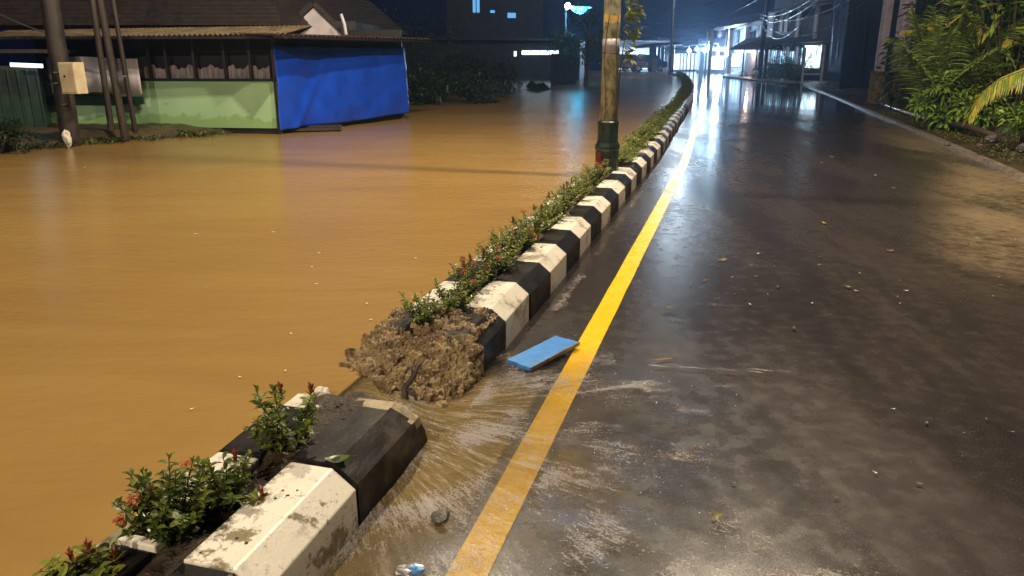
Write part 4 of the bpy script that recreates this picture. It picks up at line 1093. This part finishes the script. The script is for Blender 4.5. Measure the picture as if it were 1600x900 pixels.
def tree(pos, H, W, n, LL, mats, label, seed, trunk=.12, name='tree', group=None, base=.35):
    rnd = random.Random(seed); pos = Vector(pos); t = thing(name, pos, label, 'tree', group); tr = MB(); b = MB(); tips = []
    tr.tube([pos, pos + Vector((.05, 0, H * .25)), pos + Vector((.1, .05, H * .5)), pos + Vector((.05, 0, H * .8))], [trunk, trunk * .8, trunk * .6, trunk * .2], 8)
    for i in range(16):
        a = rnd.uniform(0, 6.28); z0 = H * rnd.uniform(base, .75); r = W / 2 * rnd.uniform(.5, 1); z1 = z0 + H * rnd.uniform(.05, .28)
        q0 = pos + Vector((.07, 0, z0)); q2 = pos + Vector((math.cos(a) * r, math.sin(a) * r, z1)); q1 = q0.lerp(q2, .5) + Vector((0, 0, .1))
        tr.tube([q0, q1, q2], [trunk * .35, trunk * .2, trunk * .06], 5); tips += [q1, q2, q2.lerp(q1, .4), q2 + Vector((0, 0, .2))]
    for i in range(n):
        c = rnd.choice(tips); d = Vector((rnd.gauss(0, 1), rnd.gauss(0, 1), rnd.gauss(0, .7))); p = c + d * W * .085
        b.k = 1 if rnd.random() < .3 else 0
        b.leaf(p, d.normalized() + Vector((0, 0, -.1)), LL * rnd.uniform(.6, 1.2), LL * .4, .5, rnd.uniform(-.8, .8))
    tr.build('trunk', M['bark'], t); b.build('crown', mats, t); return t
p = PY(915, 130, 40); tree((p.x, p.y, .05), 3.9, 3.0, 1500, .16, [M['dark'], M['leaf']], 'small leafy tree under the cyan lamp, left of the lamp post', 5, base=.3)
p = PY(885, 136, 41.5); tree((p.x - .3, p.y + 1, .05), 3.2, 1.6, 700, .15, [M['dark'], M['dark']], 'slim dark tree overhanging the garden wall end', 6)
# motorbike-ish pale clutter on the flood bank replaced by a flooded scooter
# ================================================================== FAR LEFT SHOPS (x 960..1100)
s0 = PY(946, 110, 77); s1 = PY(1036, 110, 82); s0.z = s1.z = 0
t = thing('arcade_building', s0, 'pale building with a row of columns and diamond vents at the far end', 'building')
b = MB(); wall(b, s0 + Vector((0, .6, 0)), s1 + Vector((0, .6, 0)), 0, 3.2, 6); b.build('wall', M['void'], t)
panel(t, 944, 74, 1028, 87, s0, s1, 'wallp', 'upper_wall', .3)
b = MB(); wall(b, s0 + Vector((-1, -.8, 0)), s1 + Vector((.5, -.8, 0)), 2.95, 3.12, 7); b.build('roof', M['wall'], t)
for x in (944, 954.5, 963, 971.5, 980, 1000): panel(t, x, 86.5, x + 3.4, 108, s0, s1, 'wallp', 'column', .3)
for x in (950, 957, 967, 974, 981): panel(t, x, 78, x + 2, 81, s0, s1, 'void', 'vent', .05, .04)
panel(t, 984, 80, 998, 93, s0, s1, 'screen_e', 'lit_sign', .1, .3)
panel(t, 1002, 83, 1016, 108, s0, s1, 'shop_e', 'shop_front', .05, .08)
panel(t, 950, 101, 985, 109, s0, s1, 'wallp', 'low_wall', .1, .5)
# canopy of dark posts
c0 = PY(1010, 110, 70); c1 = PY(1060, 110, 74); c0.z = c1.z = 0
t = thing('canopy', c0, 'dark open canopy on posts in front of the lit arcade', 'canopy')
b = MB(); b.prism([PY(992, 76, 70), PY(1066, 71, 74), PY(1058, 67, 78), PY(1000, 72, 76)], (0, 0, .12)); b.build('canopy_roof', M['darkwall'], t)
for x in (1019, 1029, 1035, 1051):
    p = PY(x, 109, 72); q = PY(x, 72, 72); b = MB(); b.tube([Vector((p.x, p.y, 0)), Vector((p.x, p.y, q.z))], .10 if x > 1020 else .35, 8); b.build('post', M['void'], t)
p = PY(1021, 112, 68); b = MB(); b.box((p.x, p.y, .65), (.42, .42, 1.3)); b.box((p.x, p.y, 1.35), (.5, .5, .1)); tag(bevel(b.build('gate_post', M['stone'], None, False, (p.x, p.y, 0)), .02), 'stubby brown masonry post on the mud bank beside the canopy', 'gate post')
# parked car + motorbike
def car(pos, rz, label):
    t = thing('parked_car', pos, label, 'car'); Mx = Matrix.Rotation(rz, 3, 'Z'); pos = Vector(pos)
    def tr(vs): return [pos + Mx @ Vector(v) for v in vs]
    side = [(-2.1, .35), (-2.1, .85), (-1.5, 1.0), (-.9, 1.5), (.8, 1.55), (1.6, 1.0), (2.1, .9), (2.15, .35)]
    b = MB(); b.prism(tr([(x, -.85, z) for x, z in side]), Mx @ Vector((0, 1.7, 0))); bd = bevel(b.build('body', M['car'], t), .06, 2)
    win = [(-1.25, 1.05), (-.82, 1.42), (.72, 1.46), (1.3, 1.05)]
    for y in (-.86, .82): b = MB(); b.prism(tr([(x, y, z) for x, z in win]), Mx @ Vector((0, .04, 0))); b.build('side_window', M['glass'], t)
    b = MB(); b.prism(tr([(.86, -.7, 1.5), (1.55, -.7, 1.06), (1.6, -.7, 1.08), (.92, -.7, 1.54)]), Mx @ Vector((0, 1.4, 0))); b.build('windscreen', M['glass'], t)
    for x in (-1.3, 1.35):
        for y in (-.9, .72):
            b = MB(); b.tube(tr([(x, y, .33), (x, y + .2, .33)]), .33, 16); wh = b.build('wheel', M['rubber'], t)
            b = MB(); b.tube(tr([(x, y - .01, .33), (x, y + .21, .33)]), .18, 12); b.build('rim', M['steel'], wh)
    for y in (-.6, .6): b = MB(); b.box(pos + Mx @ Vector((2.14, y, .75)), (.06, .3, .14), rz); b.build('headlight', M['whitep'], t)
    return t
p = PY(1004, 111, 72); car((p.x, p.y, .25), R(200), 'dark car parked under the lit sign by the arcade')
p = PY(980, 111, 71); car((p.x - .3, p.y, .25), R(170), 'dark car parked left of the other, before the pale columns')

# lit row (1030..1105)
s0 = PY(1024, 108, 84); s1 = PY(1092, 108, 93); s0.z = s1.z = 0
t = thing('shop_row', s0, 'brilliantly lit white shop row with arched openings at the end of the road', 'shop row')
b = MB(); wall(b, s0, s1, 0, 3.6, 6); b.build('wall', M['wall'], t)
panel(t, 1030, 85, 1090, 108, s0, s1, 'blaze_e', 'lit_interior', .05, .05)
for x in (1029, 1039, 1044.5, 1050, 1062, 1067, 1072, 1078, 1084, 1090): panel(t, x, 83, x + 2.2, 109, s0, s1, 'whitep' if x > 1060 else 'wall', 'pillar', .3, .4)
b = MB(); b.prism([PY(1026, 80, 82), PY(1094, 80, 90), PY(1094, 77, 94), PY(1026, 76, 86)], (0, 0, .15)); b.build('eave', M['darkwall'], t)
s2 = PY(1088, 109, 86); s3 = PY(1134, 109, 80); s2.z = s3.z = 0
t = thing('corner_shop', s2, 'bright open corner shop between the white posts at the end of the road', 'shop')
b = MB(); wall(b, s2, s3, 0, 3.4, 6); b.build('wall', M['wall'], t)
for x0, x1, mt in ((1090, 1099, 'wall'), (1106, 1110, 'blaze_e'), (1110, 1117, 'shopw_e'), (1121, 1130, 'blaze_e')): panel(t, x0, 88, x1, 108, s2, s3, mt, 'opening', .05, .04)
for x in (1088, 1100, 1104, 1118, 1131): panel(t, x, 80, x + 2, 109, s2, s3, 'whitep', 'pillar', .25, .3)
panel(t, 1084, 74, 1136, 80, s2, s3, 'whitep', 'fascia', .3, .8)
for i, (x, y, Y, r_, e_) in enumerate([(1077, 79, 78, .17, .6), (1089, 77, 78, .12, .4), (1103, 78, 76, .24, 1.4), (1108, 72, 76, .15, .8), (1122, 76, 76, .19, 1.0)]):
    p = PY(x, y, Y); t = thing('floodlight', p, ['white floodlight, leftmost of the glaring lamps at the road end', 'small white lamp, second from left of the glaring lamps', 'biggest and brightest white lamp at the road end', 'white lamp just above the brightest one', 'white lamp, rightmost of the glaring lamps'][i], 'lamp')
    b = MB(); b.lathe(p, [(r_ * .3, -r_), (r_ * .8, -r_ * .6), (r_, 0), (r_ * .8, r_ * .6), (r_ * .3, r_)], 14); b.build('globe', M['white_e'], t, True)
    b = MB(); b.tube([p + Vector((0, .1, r_)), p + Vector((0, .1, r_ + .25)), p + Vector((0, 3, r_ + .3))], .04, 6); b.build('bracket', M['steel'], t)
    light('floodlight_light', p + Vector((0, -.5, -.2)), E_SHOP * e_, COOL, r_, t)
# tall white posts
for i, (x, y0, y1, Y, r_) in enumerate([(1102, 108, 48, 72, .09), (1108, 109, 46, 71, .16), (1131, 106, 44, 74, .08), (1139, 106, 43, 72, .20)]):
    p = PY(x, y0, Y); q = PY(x, y1, Y); b = MB(); b.tube([Vector((p.x, p.y, 0)), Vector((p.x, p.y, q.z))], r_, 8)
    tag(b.build('post', M['whitep'], None, True, (p.x, p.y, 0)), ['slim white post left of the brightest lamp', 'thick white post beside the brightest lamp', 'slim white post right of the glaring lamps', 'thick white post at the left end of the two storey shophouses'][i], 'post')

# ================================================================== RIGHT SHOPHOUSES
r0 = PY(1118, 108, 84); r1 = PY(1216, 112, 62); r0.z = r1.z = 0
def facade_building(name, p0, p1, H, label, th=7, mat='wall'):
    t = thing(name, p0, label, 'building'); b = MB(); wall(b, p0, p1, 0, H, th); b.build('wall', M[mat], t); return t
t = facade_building('shophouse', r0, r1, VP(1170, 40, r0, r1).z, 'two storey grey shophouse with pillars, behind the brown kiosk roof')
for x in (1120, 1138, 1162, 1186, 1205): panel(t, x, 42 - (x - 1120) * .08, x + 2.5, 74, r0, r1, 'whitep' if x in (1138, 1162) else 'wallp', 'pilaster', .3, .35)
for x in (1124, 1142, 1166, 1190): panel(t, x, 48, x + 13, 68, r0, r1, 'glass', 'window', .05, .04, .06, 1, 'void')
panel(t, 1116, 36, 1214, 41, r0, r1, 'wallp', 'parapet', .5, .6)
panel(t, 1143, 82, 1158, 105, r0, r1, 'shop_e', 'shop_front', .05, .04, .06, 2, 'void')
panel(t, 1132, 78, 1140, 88, r0, r1, 'screen_e', 'lit_sign', .1, .5)
panel(t, 1166, 90, 1171, 106, r0, r1, 'win_e', 'doorway', .05, .05)
r2 = PY(1200, 114, 60); r3 = PY(1320, 124, 45); r2.z = r3.z = 0
t = facade_building('shophouse', r2, r3, VP(1260, -30, r2, r3).z, 'tall dark shophouse with three lit ground floor windows')
for x in (1201, 1214, 1227.5, 1242): panel(t, x - .8, 73, x + 1.4, 101, r2, r3, 'whitep', 'pillar', .15, .35)
for x0, x1 in ((1203, 1211.5), (1216, 1226), (1230, 1241), (1247.5, 1252)): panel(t, x0, 79 if x1 < 1250 else 75, x1, 101, r2, r3, 'shop_e', 'window', .05, .05, .05, 2, 'void')
panel(t, 1256, 70, 1281, 106, r2, r3, 'shopw_e', 'shop_front', .05, .05)
for (x0, y0, x1, y1) in ((1199, 20, 1208, 58), (1218, 18, 1223, 50), (1226, 16, 1231, 50), (1244, 14, 1249, 58), (1272, 10, 1277, 60)): panel(t, x0, y0, x1, y1, r2, r3, 'wallp', 'pilaster', .1, .12)
panel(t, 1200, 100, 1252, 113, r2, r3, 'void', 'low_wall', .1, .4)
for z_ in (66, 8): panel(t, 1196, z_ - 3, 1318, z_, r2, r3, 'darkwall', 'ledge', .6, .9)
# tall white frame (shelter) in front of the shop front
f0 = PY(1253, 123, 47); f1 = PY(1284, 125, 45)
t = thing('sign_frame', (f0.x, f0.y, 0), 'tall white metal frame standing in front of the brightest shop front', 'metal frame')
for x, Y in ((1253.5, 47), (1283, 45)):
    p = PY(x, 123, Y); q = PY(x, 74 if x < 1260 else 70, Y); b = MB(); b.box((p.x, p.y, q.z / 2), (.09, .09, q.z)); b.build('post', M['whitep'], t)
for y0, hh in ((70, .08), (116, .08)):
    p = PY(1253.5, y0, 47); q = PY(1283, y0, 45); b = MB(); b.tube([p, q], .045, 6); b.build('rail', M['whitep'], t)
# brown roofed kiosk in front
kx = [PY(1131, 76, 66), PY(1212, 78, 56)]
t = thing('roadside_shelter', PY(1186, 112, 60), 'brown pitched roof shelter on dark posts at the road bend', 'shelter')
ea, eb = PY(1140, 78, 66), PY(1224, 78, 56); ra, rb = PY(1166, 62, 69), PY(1206, 58, 60); ba, bb = PY(1150, 74, 73), PY(1224, 66, 64)
b = MB(); b.prism([ea, eb, rb, ra], (0, 0, .1)); b.prism([ra + Vector((0, .01, 0)), rb + Vector((0, .01, 0)), bb, ba], (0, 0, .1)); b.build('roof', M['rust'], t)
for x, Y, r_ in ((1187.5, 60, .16), (1195, 57, .13), (1160, 64, .07), (1180, 62, .06)):
    p = PY(x, 113, Y); q = PY(x, 70, Y); b = MB(); b.tube([Vector((p.x, p.y, 0)), Vector((p.x, p.y, q.z))], r_, 8); b.build('post', M['wood'], t)
b = MB(); a_, c_ = PY(1163, 106, 66), PY(1183, 108, 63); a_.z = c_.z = 0; wall(b, a_, c_, 0, PY(1170, 82, 65).z, .1); b.build('back_wall', M['wallp'], t)
light('shelter_bulb', PY(1172, 84, 64), 60, (1, .72, .55), .1, t)
# dark lattice pole with cables
p = PY(1188, 114, 58); q = PY(1188, -20, 58)
b = MB(); b.tube([Vector((p.x, p.y, 0)), Vector((p.x, p.y, q.z))], .14, 8); tag(b.build('utility_pole', M['void'], None, True, (p.x, p.y, 0)), 'black utility pole with sagging cables beside the brown roofed shelter', 'utility pole')
for i, (x, y0, Y, W_, H_, lab) in enumerate([(1215, 117, 54, 3.4, 1.5, 'dark hedge under the lit shophouse windows, left half'), (1238, 120, 51, 3.2, 1.7, 'dark hedge under the lit shophouse windows, right half'), (1180, 112, 62, 2.0, .8, 'low weeds at the foot of the brown roofed shelter')]):
    p = PY(x, y0, Y); bush((p.x, p.y, .02), W_, 1.3, H_, 1100, .16, [M['dark'], M['leaf']], lab, seed=50 + i)
p = PY(1181, 108, 59); clod((p.x, p.y, .35), .3, 3.3, M['foamw'], 'white sack slumped at the post of the brown roofed shelter', 'sack', name='sack', flat=.9)
p = PY(1222, 121, 50); b = MB(); b.box((p.x, p.y, .12), (.16, .12, .24)); tag(bevel(b.build('kerb_marker', M['foamw'], None, False, (p.x, p.y, 0)), .02), 'small white marker block on the ground before the hedge', 'marker')
# mud apron right of far road
b = MB(); pts = [PY(1128, 116, 64), PY(1140, 109, 78), PY(1205, 112, 66), PY(1250, 123, 47), PY(1230, 124, 46)]
b.prism([Vector((p.x, p.y, .03)) for p in pts], (0, 0, .06)); struct(b.build('mud_apron', M['mud']))
# blue hanging sheet on the right
b = MB(); a_ = PY(1286, 116, 43); c_ = PY(1312, 118, 41); vs = []
for i in range(25):
    u = i / 24; p = a_.lerp(c_, u); w_ = .18 * noise.noise((u * 7, 0, 0))
    for j in range(12): v = j / 11; vs.append(Vector((p.x + w_ * .5 * v + .25 * (1 - v) * (1 - u), p.y + w_, .4 + 5.0 * v * (1 - .05 * math.sin(u * 3)))))
b.add(vs, [(i * 12 + j, (i + 1) * 12 + j, (i + 1) * 12 + j + 1, i * 12 + j + 1) for i in range(24) for j in range(11)])
sh = b.build('hanging_sheet', pbr('blue_grey_sheet', (.16, .22, .42), (.06, .08, .2), 1.2, .35), None, True, a_); sh.modifiers.new('thick', 'SOLIDIFY').thickness = .01
tag(sh, 'tall crumpled blue grey plastic sheet hanging at the dark building corner', 'plastic sheet')
# ================================================================== RIGHT: big dark wall, gate pillars, plants
d0 = PY(1312, 130, 38); d1 = PY(1480, 150, 30); d0.z = d1.z = 0
t = facade_building('dark_building', d0, d1, 9, 'unlit dark building behind the gate pillars on the right', 8, 'void')
panel(t, 1330, 30, 1350, 118, d0, d1, 'void', 'doorway', .05, .04, .08, 0, 'darkwall')
for i, (x0, x1, Y) in enumerate([(1364, 1375, 26.5), (1391, 1407, 24.5)]):
    xm = (x0 + x1) / 2; p = PY(xm, 142, Y); wpx = (x1 - x0) * Y / F_PX
    t = thing('gate_pillar', (p.x, p.y, .05), ['pale gate pillar on a brown stone base, the farther of two', 'pale gate pillar on a brown stone base, the nearer one beside the palm'][i], 'gate pillar')
    b = MB(); b.box((p.x, p.y, .55), (wpx * 1.5, wpx * 1.5, 1.0), .15); bevel(b.build('base', M['stone'], t), .02)
    b = MB(); b.box((p.x, p.y, 1.08), (wpx * 1.7, wpx * 1.7, .08), .15); b.build('ledge', M['stone'], t)
    b = MB(); b.box((p.x, p.y, 2.4), (wpx, wpx, 2.56), .15); bevel(b.build('shaft', M['lilac'], t), .02)
# palms and leafy plants
def frond(b, p, az, el, L, n, LL, droop, rnd, k=0, width=.05, rib=None, fold=.5):
    pts = []; d = Vector((math.cos(az) * math.cos(el), math.sin(az) * math.cos(el), math.sin(el))); q = Vector(p)
    for i in range(13):
        pts.append(q.copy()); d = (d + Vector((0, 0, -droop / 12))).normalized(); q = q + d * L / 12
    if rib is not None: rib.tube(pts, [.022 * (1 - i / 14) + .003 for i in range(13)], 5)
    for i in range(n):
        u = .12 + .88 * i / n; x = u * 12; i0 = min(11, int(x)); c = pts[i0].lerp(pts[i0 + 1], x - i0); tg = (pts[i0 + 1] - pts[i0]).normalized()
        sd = tg.cross(Vector((0, 0, 1))); sd = sd.normalized() if sd.length > .05 else Vector((1, 0, 0))
        for sg in (-1, 1):
            dd = (sd * sg * .85 + tg * .75 + Vector((0, 0, -fold + rnd.uniform(-.15, .15)))).normalized()
            l_ = LL * math.sin(math.pi * (.12 + .8 * u)) * rnd.uniform(.85, 1.1); b.k = k
            b.leaf(c, dd, l_, width, .25, rnd.uniform(-.4, .4))
def palm(pos, label, nf, L, n, LL, seed, els=(.5, 1.4), azr=(0, 6.28), droop=1.1, mats=('palm', 'palmy'), k=0, name='palm', width=.05, fold=.5):
    rnd = random.Random(seed); t = thing(name, pos, label, 'palm'); b = MB(); rb = MB(); pos = Vector(pos)
    for i in range(nf):
        az = azr[0] + (azr[1] - azr[0]) * (i + rnd.uniform(-.3, .3)) / nf
        frond(b, pos + Vector((0, 0, .1)), az, rnd.uniform(*els), L * rnd.uniform(.8, 1.1), n, LL, droop * rnd.uniform(.7, 1.2), rnd, k, width, rb, fold)
    b.build('leaflets', [M[m] for m in mats], t); rb.build('ribs', M['palmy' if k else 'stem'], t); return t
def G(px, py, z=.2): return at(px, py, z)
p = PY(1460, 172, 17.2); palm((p.x, p.y, .2), 'feathery young palm with tall arching fronds beside the nearer gate pillar', 13, 2.5, 60, .62, 1, (1.05, 1.52), (1.2, 7.2), .8, k=0, mats=('palmf', 'palmy'), width=.045, fold=.3)
p = PY(1600, 60, 13.5)
def broad_plant(pos, label, n, H, LL, LW, seed, mats=('palm', 'palmy'), spread=.6, name='broadleaf_plant', k1=.3):
    rnd = random.Random(seed); t = thing(name, pos, label, 'plant'); b = MB(); st = MB(); pos = Vector(pos)
    for i in range(n):
        az = rnd.uniform(0, 6.28); r = spread * math.sqrt(rnd.random()); h = H * rnd.uniform(.35, 1)
        top = pos + Vector((math.cos(az) * r, math.sin(az) * r, h)); st.tube([pos + Vector((math.cos(az) * r * .3, math.sin(az) * r * .3, 0)), pos.lerp(top, .5) + Vector((0, 0, .05)), top], [.012, .009, .004], 5)
        for q in range(5):
            a2 = az + rnd.uniform(-2, 2) + q; d = Vector((math.cos(a2), math.sin(a2), rnd.uniform(-.1, .7)))
            b.k = 1 if rnd.random() < k1 else 0; b.leaf(top - Vector((0, 0, rnd.uniform(0, .25) * H * .5)), d, LL * rnd.uniform(.6, 1.1), LW, rnd.uniform(.3, .9), rnd.uniform(-.5, .5))
    st.build('stems', M['stem'], t); b.build('foliage', [M[m] for m in mats], t); return t
p = PY(1580, 195, 15.5); broad_plant((p.x + .5, p.y + 1.0, .25), 'tall broadleaf plant with long lit leaves at the top right', 26, 3.2, .6, .14, 2, spread=1.2)
p = PY(1500, 175, 18); palm((p.x + 1.6, p.y + 2.0, .3), 'palm with yellow green fronds reaching the top edge', 9, 3.0, 40, .6, 8, (.9, 1.4), (0, 6.28), 1.2, k=0)
p = PY(1480, 30, 17.5); palm((p.x + .2, p.y + .4, 1.9), 'bright yellow green frond crown at the top right', 8, .85, 30, .26, 12, (.3, 1.0), (1.5, 5.6), .9, k=1, width=.05)
p = PY(1505, 185, 16.5); bush((p.x, p.y, .2), 1.9, 1.2, 1.15, 1500, .16, [M['palm'], M['leafy']], 'bright green leafy bush between the palm and the drooping frond', seed=61)
p = PY(1450, 178, 18.5); bush((p.x + .1, p.y - .6, .15), 1.0, .7, .5, 500, .14, [M['palm'], M['dark']], 'low green bush at the palm foot', seed=62)
p = PY(1560, 165, 18.5); bush((p.x, p.y, .2), 3.4, 2.0, 3.4, 3800, .22, [M['dark'], M['palm']], 'large dark leafy bush filling the back of the right verge', seed=63, clump=.2)
p = PY(1440, 140, 22); bush((p.x + 1.5, p.y + 1, .2), 3.6, 2.0, 3.2, 3000, .24, [M['dark'], M['dark']], 'dark bush behind the young palm', seed=64, clump=.2)
p = PY(1592, 205, 13.2); bush((p.x + .1, p.y, .2), .9, .7, .62, 500, .14, [M['palm'], M['leafy']], 'small leafy bush under the yellow frond at the right edge', seed=65)
# drooping yellow frond
t = thing('palm_frond', PY(1600, 130, 12.6), 'drooping yellow palm frond arching down at the right edge', 'palm frond')
b = MB(); rb = MB(); rnd = random.Random(4)
P_ = [PY(1640, 112, 12.2), PY(1600, 108, 12.4), PY(1565, 122, 12.6), PY(1535, 145, 12.8), PY(1516, 180, 13.0)]
rb.tube(P_, [.022, .02, .016, .011, .005], 6)
for i in range(100):
    u = i / 100 * 3.99; i0 = int(u); c = P_[i0].lerp(P_[i0 + 1], u - i0); 
    b.k = 1 if rnd.random() < .7 else 0
    for sg in (-1, 1): b.leaf(c, Vector((-.25 + rnd.uniform(-.1, .1), sg * .5, -1)), rnd.uniform(.25, .42) * (1 - .12 * u), .04, .2, rnd.uniform(-.5, .5))
b.build('leaflets', [M['palm'], M['palmy']], t); rb.build('rib', M['palmy'], t)
# dry debris: log, rocks, pipe
p0, p1 = at(1478, 192, .22), at(1555, 212, .22)
b = MB(); b.tube([p0, p0.lerp(p1, .5) + Vector((0, 0, .04)), p1], [.06, .07, .05], 9); tag(b.build('log', M['bark'], None, True, p0), 'fallen log on the muddy verge under the plants', 'log')
for i, (x, y, r_, lab) in enumerate([(1585, 207, .26, 'dark wet boulder at the right edge of the verge'), (1552, 216, .12, 'medium rock left of the dark boulder'), (1598, 232, .10, 'pale small rock low at the right edge'), (1480, 225, .05, 'small stone on the verge beside the concrete edge'), (1530, 228, .06, 'light stone between the log and the concrete edge')]):
    clod(at(x, y, .2), r_, i * 2.3 + 1, M['rock'], lab, 'rock', name='rock')
p0, p1, p2 = at(1372, 160, .12), at(1410, 174, .14), at(1450, 186, .14)
b = MB(); b.tube([p0, p1, p2], .035, 8); tag(b.build('pipe', M['pvc'], None, True, p0), 'pale blue white pipe lying along the verge near the gate pillars', 'pipe')
wl = []
for i in range(240):
    s_ = rnd.uniform(11, 26); t_ = lerp_tab(REDGE, s_) + .25 + abs(rnd.gauss(.0, 1.1)); p = ST(s_, t_)
    wl.append((p.x, p.y, .05 + .18 * sstep(.3, 2.2, t_ - 3.8), .25, rnd.uniform(.06, .15)))
grass_tuft(wl, 'verge_weeds', 'short wet weeds and litter on the right verge', [M['hedge'], M['deadleaf']], 20)

# ================================================================== CABLES
def cable(pts3, label, mat='wirel', r=.018, sag=.5):
    b = MB(); a, c = Vector(pts3[0]), Vector(pts3[1]); P = []
    for i in range(21): u = i / 20; P.append(a.lerp(c, u) + Vector((0, 0, -sag * 4 * u * (1 - u))))
    b.tube(P, r, 5); return tag(b.build('overhead_cable', M[mat], None, True, a), label, 'cable', 'overhead cables over the far road')
CL = 'sagging overhead cable above the far end of the road'
for i, (x0, y0, Y0, x1, y1, Y1, sg) in enumerate([(1188, 26, 58, 1340, -60, 24, .9), (1188, 22, 58, 1330, -50, 24, .6), (1188, 28, 58, 1300, -30, 26, 1.6), (1188, 30, 58, 1000, 52, 80, .8),
        (1188, 24, 58, 960, 40, 82, 1.2), (1188, 20, 58, 990, 30, 78, .6), (1300, -20, 40, 950, 62, 84, 1.5), (1420, -60, 26, 1190, 22, 58, 1.0), (1230, -30, 30, 1040, 40, 60, .7),
        (1180, -20, 30, 1000, 10, 60, .5), (1047, 44, 60, 950, 18, 70, .4), (1047, 50, 60, 960, 60, 80, .5), (1047, 40, 60, 1188, 28, 58, .7), (1350, 4, 36, 1188, 30, 58, 1.3)]):
    cable((PY(x0, y0, Y0), PY(x1, y1, Y1)), CL, 'wirel', .022 if Y0 > 40 else .014, sg)
cable((PY(-30, 6, 12), PY(84, 54, 12.9)), 'faint cable running to the thick concrete pole at the left', 'wire', .012, .05)['group'] = 'cables at the left pole'

# ================================================================== haze added to spread the glow of the far lamps
b = MB(); b.box((0, 100, 10), (520, 420, 24))
# keeps the ground sheet, everything built and the camera inside
hz = bpy.data.materials.new('glow_haze'); hz.use_nodes = True; nt = hz.node_tree; nt.nodes.clear()
ho = N(nt, 'ShaderNodeOutputMaterial'); hv = N(nt, 'ShaderNodeVolumePrincipled'); hv.inputs['Density'].default_value = HAZE
hv.inputs['Color'].default_value = (.40, .62, 1, 1); hv.inputs['Anisotropy'].default_value = .75
nt.links.new(hv.outputs[0], ho.inputs['Volume'])
hb = b.build('haze', hz); hb['kind'] = 'stuff'; hb['label'] = 'night haze added for the glow of the far lamps'; hb['category'] = 'haze'
